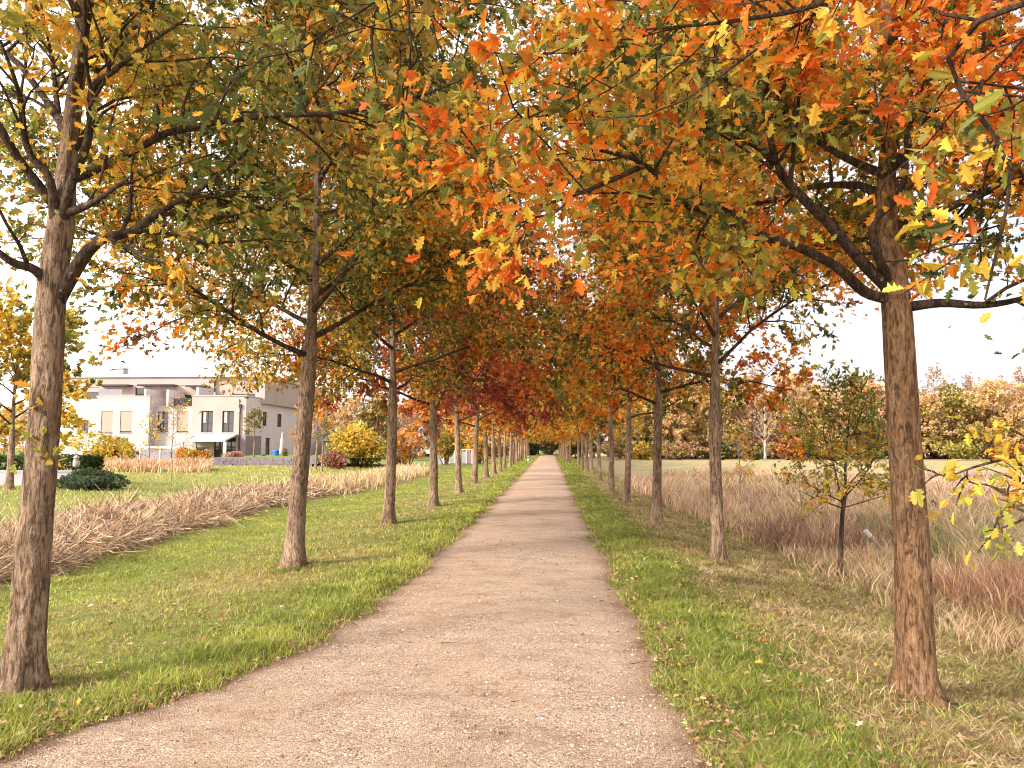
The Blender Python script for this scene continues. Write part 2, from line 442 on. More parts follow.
ny, nx = Xp.shape
i = np.arange(ny - 1)[:, None] * nx + np.arange(nx - 1)[None, :]
Q = np.stack([i, i + 1, i + nx + 1, i + nx], -1).reshape(-1, 4)
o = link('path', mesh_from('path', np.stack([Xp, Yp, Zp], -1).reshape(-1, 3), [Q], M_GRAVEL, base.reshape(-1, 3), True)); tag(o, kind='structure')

# ---------------------------------------------------------------- scatter of blades
R0 = np.random.default_rng(11)
def pick(rng, n, x0, x1, y0, y1, p=1.4):
    """points with density falling off with distance"""
    u = rng.random(n); q = 1 - p
    y = (y0 ** q + u * (y1 ** q - y0 ** q)) ** (1 / q) if abs(q) > 1e-6 else y0 * (y1 / y0) ** u
    return x0 + rng.random(n) * (x1 - x0), y
def blades(rng, x, y, z, h, w, cols, lean=.5, segs=2, dirbias=None, flat=False):
    """each blade a narrow ribbon of segs pieces ending in a point"""
    n = len(x); az = rng.random(n) * 2 * PI; la = rng.random(n) * 2 * PI
    if dirbias is not None: la = dirbias + rng.normal(size=n) * .6
    L = lean * (0.3 + rng.random(n))
    side = np.stack([np.cos(az), np.sin(az), np.zeros(n)], -1) * (w / 2)[:, None]
    ld = np.stack([np.cos(la), np.sin(la), np.zeros(n)], -1)
    base = np.stack([x, y, z - .01], -1)
    rows = []; k = segs
    for s in range(k + 1):
        t = s / k
        off = ld * (h * L * t * t)[:, None]; off[:, 2] = h * t * (1 - .35 * L * t)
        c = base + off
        if s < k: ww = side * (1 - .35 * t); rows += [c - ww, c + ww]
        else: rows += [c]
    V = np.stack(rows, 1); nv = V.shape[1]
    b = np.arange(n)[:, None] * nv
    Qs = [b + np.array([[2 * s, 2 * s + 1, 2 * s + 3, 2 * s + 2]]) for s in range(k - 1)]
    T = b + np.array([[2 * k - 2, 2 * k - 1, 2 * k]])
    cc = np.repeat(cols[:, None, :], nv, 1)
    return V.reshape(-1, 3), (np.concatenate(Qs) if Qs else np.zeros((0, 4), int)), T, cc.reshape(-1, 3)
def palette(rng, n, pal, jit=.18, idx=None):
    cs = np.array([p[0] for p in pal]); ws = np.array([p[1] for p in pal], float); ws /= ws.sum()
    if idx is None: idx = rng.choice(len(cs), n, p=ws)
    c = cs[idx] * (1 + jit * rng.normal(size=(n, 1)))
    return np.clip(c * (1 + .045 * rng.normal(size=(n, 3))), .005, .95)
def join(name, items, mat):
    Vs, Qs, Ts, Cs = [], [], [], []; n = 0
    for V, Q, T, c in items:
        Vs.append(V); Cs.append(c)
        if len(Q): Qs.append(Q + n)
        if len(T): Ts.append(T + n)
        n += len(V)
    Fs = ([np.concatenate(Qs)] if Qs else []) + ([np.concatenate(Ts)] if Ts else [])
    return link(name, mesh_from(name, np.concatenate(Vs), Fs, mat, np.concatenate(Cs)))

# ---------------------------------------------------------------- leaves
ORANGE = (.72, .235, .03); DORANGE = (.58, .13, .02); GOLD = (.72, .41, .06); YELLOW = (.66, .50, .07)
GREEN = (.15, .18, .04); DGREEN = (.07, .095, .03); LIME = (.36, .36, .07); OLIVE = (.29, .23, .05)
RED = (.38, .085, .045); CRIMSON = (.31, .075, .05); BROWN = (.24, .11, .045); RUST = (.42, .12, .04)
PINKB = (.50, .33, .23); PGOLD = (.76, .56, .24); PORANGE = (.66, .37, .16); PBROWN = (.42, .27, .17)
# oak leaf outline, one half (x across, y along), the other half mirrored
LOBE = np.array([(0, 0), (.05, .06), (.17, .20), (.09, .29), (.30, .42), (.13, .52), (.33, .70), (.15, .76), (.13, .92), (0, 1.0)])
LOBE_M = np.array([(0, 0), (.20, .22), (.12, .34), (.33, .55), (.15, .70), (0, 1.0)])
def leaves(rng, P, D, size, cols, detail=2, droop=.35):
    n = len(P)
    D = D + rng.normal(size=(n, 3)) * .65; D[:, 2] -= droop
    D /= np.linalg.norm(D, axis=1, keepdims=True)
    Nn = rng.normal(size=(n, 3)) * .75; Nn[:, 2] += .7
    S = np.cross(D, Nn); S /= np.maximum(np.linalg.norm(S, axis=1, keepdims=True), 1e-6)
    Nn = np.cross(S, D)
    sz = (size * (.65 + .6 * rng.random(n)))[:, None]
    if detail >= 1:
        L = LOBE if detail == 2 else LOBE_M
        fold = (rng.random(n) * .8 + .02)[:, None]; curl = (rng.normal(size=n) * .38)[:, None]
        k = len(L); vs = []
        for sgn in (1, -1):
            for (a, b) in (L if sgn == 1 else L[1:-1]):
                vs.append(P + sz * (S * a * sgn * 1.15 + D * b + Nn * (abs(a) * fold - curl * b * b)))
        V = np.stack(vs, 1); nv = V.shape[1]
        b = np.arange(n)[:, None] * nv
        f1 = list(range(k)); f2 = [0] + list(range(k, nv)) + [k - 1]; f2 = f2[::-1]
        # two halves as n-gons
        F = [b + np.array([f1]), b + np.array([f2])]
        cc = np.repeat(cols[:, None], nv, 1).copy()
        rib = np.array([0, k - 1] + []); wt = np.full(nv, 1.0)
        ax_ = np.array([abs(a) for (a, b_) in list(L) + list(L[1:-1])]); ay_ = np.array([b_ for (a, b_) in list(L) + list(L[1:-1])])
        q = rng.random((n, 1, 1)); edge = (ax_ * 2.6 * .6 + ay_ * .4)[None, :, None].clip(0, 1)
        tint = np.where(q > .55, np.array([1.25, .72, .55])[None, None], np.array([.92, 1.12, .9])[None, None])
        cc = cc * (1 + (tint - 1) * edge * (.5 + .5 * rng.random((n, 1, 1)))) * (1.12 - .25 * edge) * (1 + .10 * rng.normal(size=(n, nv, 1)))
        return V.reshape(-1, 3), F, cc.clip(.005, .95).reshape(-1, 3)
    w = .42
    V = np.stack([P, P + sz * (S * w + D * .45), P + sz * D, P + sz * (-S * w + D * .55)], 1)
    b = np.arange(n)[:, None] * 4
    return V.reshape(-1, 3), [b + np.array([[0, 1, 2, 3]])], np.repeat(cols[:, None], 4, 1).reshape(-1, 3)

def clump_idx(rng, P, cl, pal, mixr=.22):
    """palette index per leaf: mostly shared inside a twig clump, biased by height and position"""
    ws = np.array([p[1] for p in pal], float); cum = np.cumsum(ws / ws.sum())
    ncl = cl.max() + 1
    u_cl = rng.random(ncl)
    f = .5 + .5 * wob(P[:, 0] + P[:, 2] * .7, P[:, 1] - P[:, 2] * .5, .9, rng.random() * 9)
    u = .40 * u_cl[cl] + .6 * f
    u = np.argsort(np.argsort(u)) / len(u)                     # uniform again
    rr = rng.random(len(P)) < mixr
    u = np.where(rr, rng.random(len(P)), u)
    return np.minimum(np.searchsorted(cum, u), len(pal) - 1)

def perp(rng, T):
    v = rng.normal(size=3); v -= T * np.dot(v, T); return v / np.linalg.norm(v)
def walk(rng, p, d, length, n, wobble=.14, lift=.04):
    P = [np.array(p, float)]; d = np.array(d, float); d /= np.linalg.norm(d)
    for _ in range(n):
        d = d + rng.normal(size=3) * wobble; d[2] += lift; d /= np.linalg.norm(d)
        P.append(P[-1] + d * length / n)
    return np.array(P)
def smooth_poly(P, k=4):
    """Catmull-Rom through control points"""
    P = np.array(P, float); Q = np.vstack([2 * P[0] - P[1], P, 2 * P[-1] - P[-2]]); o = []
    for i in range(1, len(Q) - 2):
        for t in np.arange(k) / k:
            o.append(.5 * (2 * Q[i] + (Q[i + 1] - Q[i - 1]) * t + (2 * Q[i - 1] - 5 * Q[i] + 4 * Q[i + 1] - Q[i + 2]) * t * t
                           + (3 * Q[i] - Q[i - 1] - 3 * Q[i + 1] + Q[i + 2]) * t ** 3))
    o.append(P[-1]); return np.array(o)
def interp(P, t):
    s = t * (len(P) - 1); i = min(int(s), len(P) - 2); f = s - i
    return P[i] * (1 - f) + P[i + 1] * f, P[i + 1] - P[i]

class Crown:
    def __init__(s): s.P = []; s.D = []; s.cl = []; s.k = 0
def dress(rng, mb, cr, P, R, cfg, t0=.25, scale=1.0):
    """give a limb its side branches, twigs and leaf spots"""
    L = np.linalg.norm(np.diff(P, axis=0), axis=1).sum()
    ns = max(3, int(L * cfg['subs']))
    for j in range(ns):
        t = t0 + (1 - t0) * (j + rng.random() * .9) / ns
        t = min(t, .995)
        q, T = interp(P, t); T = T / np.linalg.norm(T)
        d = T * (.55 + .5 * t) + perp(rng, T) * (.8 + .3 * rng.random()); d[2] += .15
        sl = cfg['sublen'] * (1.15 - .55 * t) * (.6 + .7 * rng.random()) * scale
        S = walk(rng, q, d, sl, 5, .16, .03)
        r = np.interp(t, np.linspace(0, 1, len(R)), R)
        r1 = min(r * .6, .018 * scale + .004)
        if cfg.get('clear') and cfg['clear'](S[-1]): continue
        mb.tube(S, np.linspace(r1, .004, len(S)), 4)
        nt_ = max(2, int(cfg['twigs'] * sl / max(cfg['sublen'], .01)))
        for k in range(nt_ + 1):
            tt = .2 + .8 * (k + rng.random()) / (nt_ + 1); tt = min(tt, .99)
            if k == nt_: tt = .99
            q2, T2 = interp(S, tt); T2 = T2 / np.linalg.norm(T2)
            d2 = T2 * .7 + perp(rng, T2) * (.9 if k < nt_ else .2); d2[2] += .0
            tl = cfg['twiglen'] * (.5 + .8 * rng.random())
            W = walk(rng, q2, d2, tl, 3, .22, -.02)
            if cfg.get('clear') and cfg['clear'](W[-1]): continue
            if cfg.get('twiggeo', True): mb.tube(W, np.linspace(.005, .002, len(W)), 3)
            m = rng.poisson(cfg['leaves'])
            if m:
                tl_ = 1 - rng.random(m) ** 1.6 * .85
                idx = tl_ * (len(W) - 1); i0 = np.minimum(idx.astype(int), len(W) - 2); f = (idx - i0)[:, None]
                pts = W[i0] * (1 - f) + W[i0 + 1] * f + rng.normal(size=(m, 3)) * .02
                dd = (W[i0 + 1] - W[i0]); dd /= np.linalg.norm(dd, axis=1, keepdims=True)
                cr.P.append(pts); cr.D.append(dd); cr.cl.append(np.full(m, cr.k))
            cr.k += 1

def make_tree(name, label, cat, loc, H_, r, pal, seed, crown_base=2.4, crown_r=2.6, nl=13, cfg=None, detail=1, leaf=.12,
              lean=(0, 0), axis_pts=None, limbs=None, bark=None, group=None, parts=True, trunk_k=16, extra=None, cut=None, elev=(18, 60), shoots=0, sky_clear=None, fill=.0, limb_t0=.3):
    """trunk, main limbs with their side branches, and leaf crown; everything relative to the tree's foot"""
    rng = np.random.default_rng(seed)
    base = dict(subs=4.2, sublen=1.05, twigs=5, twiglen=.34, leaves=7)
    base.update(cfg or {}); cfg = base
    if sky_clear: cfg['clear'] = lambda p: p[2] + loc[2] < float(sky_clear(p[0] + loc[0], p[1] + loc[1]))
    bark = bark or M_BARK
    root = empty(name, loc); tag(root, label, cat, group)
    if axis_pts is not None: A = smooth_poly(axis_pts, 4)
    else:
        n = 9; A = np.array([(lean[0] * t + .05 * math.sin(seed + 5 * t) * H_ / 6, lean[1] * t + .05 * math.cos(seed * 2 + 4 * t) * H_ / 6, H_ * t) for t in np.linspace(0, 1, n)])
        A = smooth_poly(A, 2)
    A[:, :2] -= A[0, :2]; 
    # dense trunk with flared foot
    s = np.concatenate([[-.12, -.03, .02, .06, .12, .2, .32, .5], np.linspace(.75, H_, 34)])
    TX = np.interp(s, A[:, 2], A[:, 0]); TY = np.interp(s, A[:, 2], A[:, 1])
    P = np.stack([TX, TY, s], -1)
    sf = np.clip(s, 0, None) / H_
    R = r * np.where(s < crown_base, 1 - .20 * s / crown_base, (.80 - .22 * ss(s, crown_base, crown_base + .5)) * np.clip(1 - (s - crown_base) / (H_ - crown_base), 0, 1) ** .8 + .02)
    R = R * (1 + .46 * np.exp(-np.clip(s, -.1, 9) / .13) + .1 * np.exp(-s.clip(0) / .5))
    mt = MB(); k = trunk_k
    a = np.arange(k) * 2 * PI / k
    rr = R[:, None] * (1 + (.035 * np.sin(3 * a[None] + s[:, None] * 1.1 + seed) + .025 * np.sin(5 * a[None] - s[:, None] * 2 + seed)
                            + (.16 * np.exp(-s.clip(0) / .14))[:, None] * np.sin(5 * a[None] + seed)) + .018 * rng.normal(size=(len(s), k)))
    V = np.stack([P[:, 0, None] + rr * np.cos(a), P[:, 1, None] + rr * np.sin(a), np.broadcast_to(s[:, None], rr.shape)], -1)
    i = np.arange(len(s) - 1)[:, None] * k; j = np.arange(k)[None]; j2 = (j + 1) % k
    mt.add(V.reshape(-1, 3), np.stack([i + j, i + j2, i + k + j2, i + k + j], -1).reshape(-1, 4))
    cr = Crown()
    Rl = []
    groups = []
    if limbs:
        for lp, lr in limbs:
            LP = smooth_poly(lp, 4); LR = np.linspace(lr, lr * .22, len(LP)); groups.append((LP, LR, limb_t0))
    az = rng.random() * 6.28
    for q in range(nl):
        t = (q + .4 * rng.random()) / nl
        z0 = crown_base + (H_ * .93 - crown_base) * t ** 1.05
        az += 2.399 + rng.normal() * .25
        el = math.radians(elev[0] + (elev[1] - elev[0]) * t + rng.normal() * 5)
        prof = math.sin(PI * min(1, (.30 + .70 * t))) ** .7 if t > .29 else .93 + .07 * t
        ln = max(.5, crown_r * (prof * .95 + .12) * (.85 + .3 * rng.random()) / max(.5, math.cos(el) + .12))
        d = np.array([math.cos(az) * math.cos(el), math.sin(az) * math.cos(el), math.sin(el)])
        if cut is not None and cut(d, z0): continue
        p0 = np.array([np.interp(z0, s, P[:, 0]), np.interp(z0, s, P[:, 1]), z0])
        rt = np.interp(z0, s, R)
        n = 8
        LP = walk(rng, p0, d, ln, n, .10, -.015 if t < .5 else .02)
        LR = np.interp(np.linspace(0, 1, n + 1), [0, .12, 1], [min(rt * .72, r * .38), min(rt * .45, r * .27), .008])
        groups.append((LP, LR, .22))
    # twigs off the leader too
    all_mb = MB() if not parts else None
    for (LP, LR, t0) in groups:
        mb = MB() if parts else all_mb
        mb.tube(LP, LR, 8 if detail else 5)
        dress(rng, mb, cr, LP, LR, cfg, t0)
        if parts: mb.build('limb', M_LIMB_SHADED if bark in (M_BARK, M_BARKR) else bark, root, smooth=True)
    lead = P[s > H_ * .6]
    mb2 = MB() if parts else all_mb
    dress(rng, mb2, cr, lead, np.full(len(lead), .02), cfg, .05, .8)
    if parts:
        # leader's twigs belong to the trunk mesh
        mt.add(np.concatenate(mb2.V), np.concatenate(mb2.Q))
    mt.build('trunk', bark, root, smooth=True)
    if not parts: all_mb.build('branches', M_LIMB_SHADED if bark in (M_BARK, M_BARKR) else bark, root, smooth=True)
    CP = np.concatenate(cr.P); CD = np.concatenate(cr.D); CL = np.concatenate(cr.cl)
    if shoots:
        zz = rng.random(shoots) * (crown_base - .8) + .8; ang = rng.random(shoots) * 6.28
        for z_, a_q in zip(zz, ang):
            m = 7
            b0 = np.array([np.interp(z_, s, P[:, 0]) + math.cos(a_q) * r * 1.0, np.interp(z_, s, P[:, 1]) + math.sin(a_q) * r, z_])
            CP = np.vstack([CP, b0 + rng.normal(size=(m, 3)) * .03]); CD = np.vstack([CD, np.tile([math.cos(a_q), math.sin(a_q), .6], (m, 1))])
            CL = np.concatenate([CL, np.full(m, CL.max() + 1)])
    if extra: # further leaf spots (n,3)
        CP = np.vstack([CP, extra[0]]); CD = np.vstack([CD, extra[1]]); CL = np.concatenate([CL, CL.max() + 1 + extra[2]])
    if fill:
        q = rng.integers(0, len(CP), int(len(CP) * fill)); off_ = rng.normal(size=(len(q), 3)) * np.array([.17, .17, .13]); off_[:, 2] -= .06
        CP = np.vstack([CP, CP[q] + off_]); CD = np.vstack([CD, CD[q]]); CL = np.concatenate([CL, CL[q]])
    keep = (CP[:, 2] > 0.9) & (np.linalg.norm(CP + np.array(loc) - np.array([0, 0, CAM_H]), axis=1) > 2.0)
    Yc = CP[:, 1] + loc[1]; Zc = CP[:, 2] + loc[2]; Xc = CP[:, 0] + loc[0]
    if sky_clear: keep &= ~((Zc < sky_clear(Xc, Yc)))
    CP, CD, CL = CP[keep], CD[keep], CL[keep]
    idx = clump_idx(rng, CP, CL, pal)
    cols = palette(rng, len(CP), pal, .16, idx)
    V, F, cc = leaves(rng, CP, CD, leaf, cols, detail)
    me = mesh_from('crown', V, F, M_LEAF, cc)
    link('crown', me, root)
    return root, len(CP)

# ---------------------------------------------------------------- the house row
YF = 72.0; YB = 75.5; YE = 92.0
def wx(px, Y=YF): return float(at(px, 446, Y)[0])
def wz(py, Y=YF, px=160): return float(at(px, py, Y)[2])
G0 = -0.2
house = empty('townhouse_row', (wx(150), YF, G0))
tag(house, 'pale three storey flat roofed townhouse row behind the garden, left of the path', 'building')
HL = (-wx(150), -YF, -G0)
def part(mb, name, mat, parent=house):
    o = mb.build(name, mat, parent)
    if parent is house: o.location = HL
    return o
def wall_holes(mb, x0, x1, z0, z1, y, holes, depth=.22):
    """front wall at plane y with window openings and their reveals"""
    xs = sorted({x0, x1, *[h[0] for h in holes], *[h[1] for h in holes]}); zs = sorted({z0, z1, *[h[2] for h in holes], *[h[3] for h in holes]})
    for a, b in zip(xs[:-1], xs[1:]):
        for c, d in zip(zs[:-1], zs[1:]):
            mx_, mz_ = (a + b) / 2, (c + d) / 2
            if any(h[0] < mx_ < h[1] and h[2] < mz_ < h[3] for h in holes): continue
            mb.add([(a, y, c), (b, y, c), (b, y, d), (a, y, d)], [(0, 1, 2, 3)])
    for (a, b, c, d) in holes:
        e = y + depth
        mb.add([(a, y, c), (b, y, c), (b, y, d), (a, y, d), (a, e, c), (b, e, c), (b, e, d), (a, e, d)], [(0, 1, 5, 4), (1, 2, 6, 5), (2, 3, 7, 6), (3, 0, 4, 7)])
def window(a, b, c, d, y, blind=0.0, curtain=False, mull=True, mat=M_DARKF):
    f = MB(); w = .07; yy = y + .12; y2 = y + .19
    f.box(a, a + w, yy, y2, c, d); f.box(b - w, b, yy, y2, c, d); f.box(a + w, b - w, yy, y2, c, c + w); f.box(a + w, b - w, yy, y2, d - w, d)
    if mull:
        m_x = (a + b) / 2; f.box(m_x - .035, m_x + .035, yy + .003, y2 - .003, c + w, d - w)
        f.box(a + w, b - w, yy + .006, y2 - .006, c + (d - c) * .40, c + (d - c) * .40 + .05)
    fo = part(f, 'window', mat)
    g_ = MB(); g_.add([(a, y + .17, c), (b, y + .17, c), (b, y + .17, d), (a, y + .17, d)], [(0, 1, 2, 3)]); g_.build('pane', M_GLASS, fo)
    if blind > 0:
        q = MB(); q.box(a + .03, b - .03, y + .05, y + .10, d - (d - c) * blind, d - .005); q.build('blind', M_BLIND, fo)
    if curtain:
        q = MB(); q.box(a + .12, a + (b - a) * .36, y + .145, y + .158, c + (d - c) * .45, d - .08); q.build('curtain', M_CURT, fo)
    s_ = MB(); s_.box(a - .05, b + .05, y - .06, y + .11, c - .06, c - .003); s_.build('sill', M_GREY, fo)
x55, x95, x148, x190, x245 = wx(55), wx(95), wx(148), wx(190.5), wx(245)
zg = G0 - .5
ztop = wz(396.5)
def hole(p0, p1, q0, q1, Y=YF): return (wx(p0, Y), wx(p1, Y), wz(q1, Y), wz(q0, Y))
# left low part
h1 = hole(72, 82, 420, 433); w0 = MB(); wall_holes(w0, x55, x95, zg, wz(398), YF + .9, [h1]); w0.box(x55, x95, YF + 1.3, YF + 6, zg, wz(398) - .03); part(w0, 'wall', M_WALLW); window(*h1, YF + .9)
h2 = hole(60, 66, 437, 452)
# block A
hA = [hole(100, 111.5, 411, 432.5), hole(119, 131, 411, 432.5), hole(104, 128, 438, 458)]
wa = MB(); wall_holes(wa, x95, x148, zg, ztop, YF, hA)
wa.add([(x95, YF, zg), (x95, YF + 6, zg), (x95, YF + 6, ztop), (x95, YF, ztop)], [(0, 1, 2, 3)])
wa.add([(x148, YF, zg), (x148, YF + 6, zg), (x148, YF + 6, ztop), (x148, YF, ztop)], [(3, 2, 1, 0)])
wa.add([(x95, YF + .25, ztop - .45), (x148, YF + .25, ztop - .45), (x148, YF + 5, ztop - .45), (x95, YF + 5, ztop - .45)], [(0, 1, 2, 3)])
part(wa, 'wall', M_WALLW)
window(*hA[0], YF, .97); window(*hA[1], YF, .93); window(*hA[2], YF, .0)
# recessed block B
YR_ = YF + 1.1; zb = wz(406)
hB = [hole(150.5, 161.5, 411, 432), hole(170.5, 182, 411, 432), hole(147.5, 156, 437, 446)]
wb = MB(); wall_holes(wb, x148, x190, zg, zb, YR_, [h for h in hB if h[0] > x148]); part(wb, 'wall', M_WALLW)
window(*hB[0], YR_, 0, True); window(*hB[1], YR_, .95)
# block C
hC = [hole(200.3, 212, 411, 432.3), hole(221.3, 233, 411, 432.3), hole(196, 209, 440, 461), hole(214, 222, 440, 461), hole(225, 236, 438, 461)]
wc = MB(); wall_holes(wc, x190, x245, zg, ztop, YF, hC)
wc.add([(x190, YF, zg), (x190, YR_, zg), (x190, YR_, ztop), (x190, YF, ztop)], [(0, 1, 2, 3)])
wc.add([(x190, YF + .25, ztop - .4), (x245, YF + .25, ztop - .4), (x245, YF + 5, ztop - .4), (x190, YF + 5, ztop - .4)], [(0, 1, 2, 3)])
part(wc, 'wall', M_WALLP)
window(*hC[0], YF, 0, True); window(*hC[1], YF, 0, True); window(*hC[2], YF, .35, mull=False); window(*hC[3], YF, 0, mull=False); window(*hC[4], YF, 0)
# end wall running back along the right side
def wyx(px):  # depth along the end wall plane x = x245 for a pixel column
    lo, hi = YF, 140.
    for _ in range(50):
        m = (lo + hi) / 2
        if wx(px, m) > x245: hi = m
        else: lo = m
    return lo
lo_px = 546.0
def end_hole(p0, p1, q0, q1):
    y0, y1 = YF + (x245 * 0), YF
    return None
EW = 99.0
def ey(px):
    # visible columns on the end wall: px = column where the line of sight meets x = x245
    d0 = ray(px, 446); return d0[1] / d0[0] * x245
eh = []
for (p0, p1, q0, q1) in [(262, 266.2, 412, 426), (276.8, 281, 414, 427), (265.5, 270, 438, 458)]:
    y0, y1 = ey(p0), ey(p1); ym = (y0 + y1) / 2
    eh.append((y0, y1, float(at(p0, q1, ym)[2]), float(at(p0, q0, ym)[2])))
we = MB(); t_mb = MB(); wall_holes(t_mb, YF, EW, zg, ztop, 0, eh)
for V_ in t_mb.V: V_[:] = np.stack([x245 - V_[:, 1], V_[:, 0], V_[:, 2]], -1)
part(t_mb, 'wall', M_WALLL)
for k_, (a, b, c, d) in enumerate(eh):
    f = MB(); xx = x245 - .15
    f.box(xx, xx + .06, a, a + .09, c, d); f.box(xx, xx + .06, b - .09, b, c, d); f.box(xx, xx + .06, a + .09, b - .09, c, c + .09); f.box(xx, xx + .06, a + .09, b - .09, d - .09, d)
    fo = part(f, 'door' if k_ == 2 else 'window', M_DARKF)
    g_ = MB(); g_.box(xx + .01, xx + .03, a + .09, b - .09, c + .09, d - .09); g_.build('pane', M_GLASS, fo)
# penthouse, set back
Y3 = YB; z3a, z3b = ztop - .5, wz(377.3, Y3)
hP = [(wx(133, Y3), wx(150, Y3), ztop - .4, wz(385.5, Y3)), (wx(171.5, Y3), wx(192, Y3), ztop - .4, wz(385.5, Y3)), (wx(229.5, Y3), wx(252.5, Y3), ztop - .4, wz(384.5, Y3)), (wx(80, Y3), wx(97, Y3), ztop - .4, wz(387, Y3))]
wp = MB(); wall_holes(wp, wx(63, Y3), wx(212, Y3), z3a, z3b, Y3, [hP[0], hP[1], hP[3]]); part(wp, 'wall', M_WALLP)
wp = MB(); wall_holes(wp, wx(212, Y3), wx(262, Y3), z3a, z3b, Y3 + .35, [hP[2]])
xr = wx(262, Y3)
wp.add([(xr, Y3 + .35, z3a), (xr, EW - 2, z3a), (xr, EW - 2, z3b), (xr, Y3 + .35, z3b)], [(3, 2, 1, 0)]); part(wp, 'wall', M_WALLP)
window(*hP[0], Y3, .15, mull=False); window(*hP[1], Y3, .55, mull=False); window(*hP[2], Y3 + .35, .52, mull=False); window(*hP[3], Y3, .3, mull=False)
rf = MB(); rf.box(wx(61, Y3), wx(264, Y3), Y3 - .22, EW - 1.5, wz(377.3, Y3), wz(374.2, Y3)); ro = part(rf, 'roof', M_ROOF)
ch = MB(); ch.box(wx(113, 78), wx(120, 78), 78, 78.9, wz(374.5, 78), wz(367.5, 78)); ch.box(wx(112.3, 78), wx(120.7, 78), 77.9, 79, wz(368.6, 78), wz(367.8, 78)); ch.build('chimney', M_GREY, ro)
bk = MB(); bk.box(x55, x245 - .3, YF + 8, EW, zg, ztop - .02); part(bk, 'rear_block', M_WALLL)
# terrace floor behind parapets, divider walls, railings, awnings
for (p0, p1, q0, q1, y0, y1) in [(141, 142.8, 388.5, 397, YF + .2, Y3), (163.5, 165.5, 389.5, 406, YF + .2, Y3), (193.5, 196, 387, 397, YF + .2, Y3)]:
    d_ = MB(); d_.box(wx(p0), wx(p1), y0, y1 - .05, wz(406), wz(q0)); part(d_, 'terrace_divider', M_WALLL)
tf = MB(); tf.add([(x148, YR_, zb - .01), (x190, YR_, zb - .01), (x190, Y3 + .1, zb - .01), (x148, Y3 + .1, zb - .01)], [(0, 1, 2, 3)]); part(tf, 'terrace_floor', M_GREY)
rl = MB(); a, b = wx(167.5), wx(185)
for x_ in np.linspace(a, b, 22): rl.box(x_ - .025, x_ + .025, YR_ - .1, YR_ - .06, wz(405.5), wz(398.6))
rl.box(a - .05, b + .05, YR_ - .12, YR_ - .04, wz(398.5), wz(397.6)); part(rl, 'balcony_railing', M_DARKF)
gl = MB(); gl.box(wx(95.5), wx(119), YF + .1, YF + .15, ztop + .01, ztop + .75); part(gl, 'glass_balustrade', M_LILACP)
for (p0, p1, q) in [(78, 111, 383), (121, 158, 383), (171, 192, 384.2)]:
    aw = MB(); aw.box(wx(p0), wx(p1), Y3 - 1.1, Y3 - .02, wz(q + .5), wz(q - .9)); part(aw, 'awning', M_DARKF)
cp = MB()
for (a, b, c) in [(x95 - .06, x148 + .06, ztop), (x190 - .06, x245 + .06, ztop)]: cp.box(a, b, YF - .07, YF + .26, c + .002, c + .09)
cp.box(x148 + .07, x190 - .07, YR_ - .07, YR_ + .2, zb + .002, zb + .08)
cp.box(x245 - .28, x245 + .07, YF + .27, EW, ztop + .002, ztop + .09); part(cp, 'coping', M_ROOF)
pu = MB(); pu.box(wx(237.5), x245 + .05, YF - .05, YF + 4, zg, wz(435.5)); part(pu, 'plinth_panel', M_PURP)
dp = MB(); dp.tube([(wx(239.5), YF - .12, zg), (wx(239.5), YF - .12, wz(407))], [.07, .07], 8); dp.box(wx(238.4), wx(240.8), YF - .22, YF - .01, wz(408), wz(404.5)); part(dp, 'downpipe', M_DARKF)
for p0 in (146, 196, 237): 
    lm = MB(); lm.box(wx(p0), wx(p0) + .28, YF - .12 if p0 != 146 else YF - .12, YF - .003, wz(412.5), wz(410.3)); part(lm, 'wall_light', M_WHITE)
# canopy over the terrace
cn = MB()
cz = wz(436.5)
cn.add([(wx(183), YF - .01, wz(434)), (wx(237), YF - .01, wz(434)), (wx(225, 69), 69, wz(440, 69)), (wx(180, 69), 69, wz(440, 69)),
        (wx(183), YF - .01, wz(435.2)), (wx(237), YF - .01, wz(435.2)), (wx(225, 69), 69, wz(441.6, 69)), (wx(180, 69), 69, wz(441.6, 69))],
       [(3, 2, 1, 0), (4, 5, 6, 7), (0, 1, 5, 4), (1, 2, 6, 5), (2, 3, 7, 6), (3, 0, 4, 7)])
cno = part(cn, 'canopy', M_WHITE)
for px_ in (181, 190.5, 223):
    ps = MB(); ps.box(wx(px_, 69), wx(px_, 69) + .16 + .12 * (px_ == 223), 69.05, 69.2, zg, wz(441.7, 69)); ps.build('post', M_WHITE, cno)
# patio screen: white frame with lilac panels
sc_ = empty('patio_screen', (wx(145, 66), 66, G0)); tag(sc_, 'long white framed patio screen with lilac panels standing before the house', 'screen')
off = (-wx(145, 66), -66, -G0)
f = MB(); f.box(wx(108, 66), wx(182, 66), 65.9, 66.1, wz(448.3, 66), wz(446.2, 66))
for p in (108, 124, 140, 160, 181): f.box(wx(p, 66), wx(p, 66) + .11, 65.92, 66.08, G0 - .3, wz(448.3, 66))
o = f.build('frame', M_WHITE, sc_); o.location = off
for a, b in ((109, 124), (125.4, 140), (141.4, 160), (161.4, 181)):
    q = MB(); q.box(wx(a, 66) + .02, wx(b, 66) - .02, 65.97, 66.02, G0 - .3, wz(449.5, 66)); o = q.build('panel', M_LILACP, sc_); o.location = off

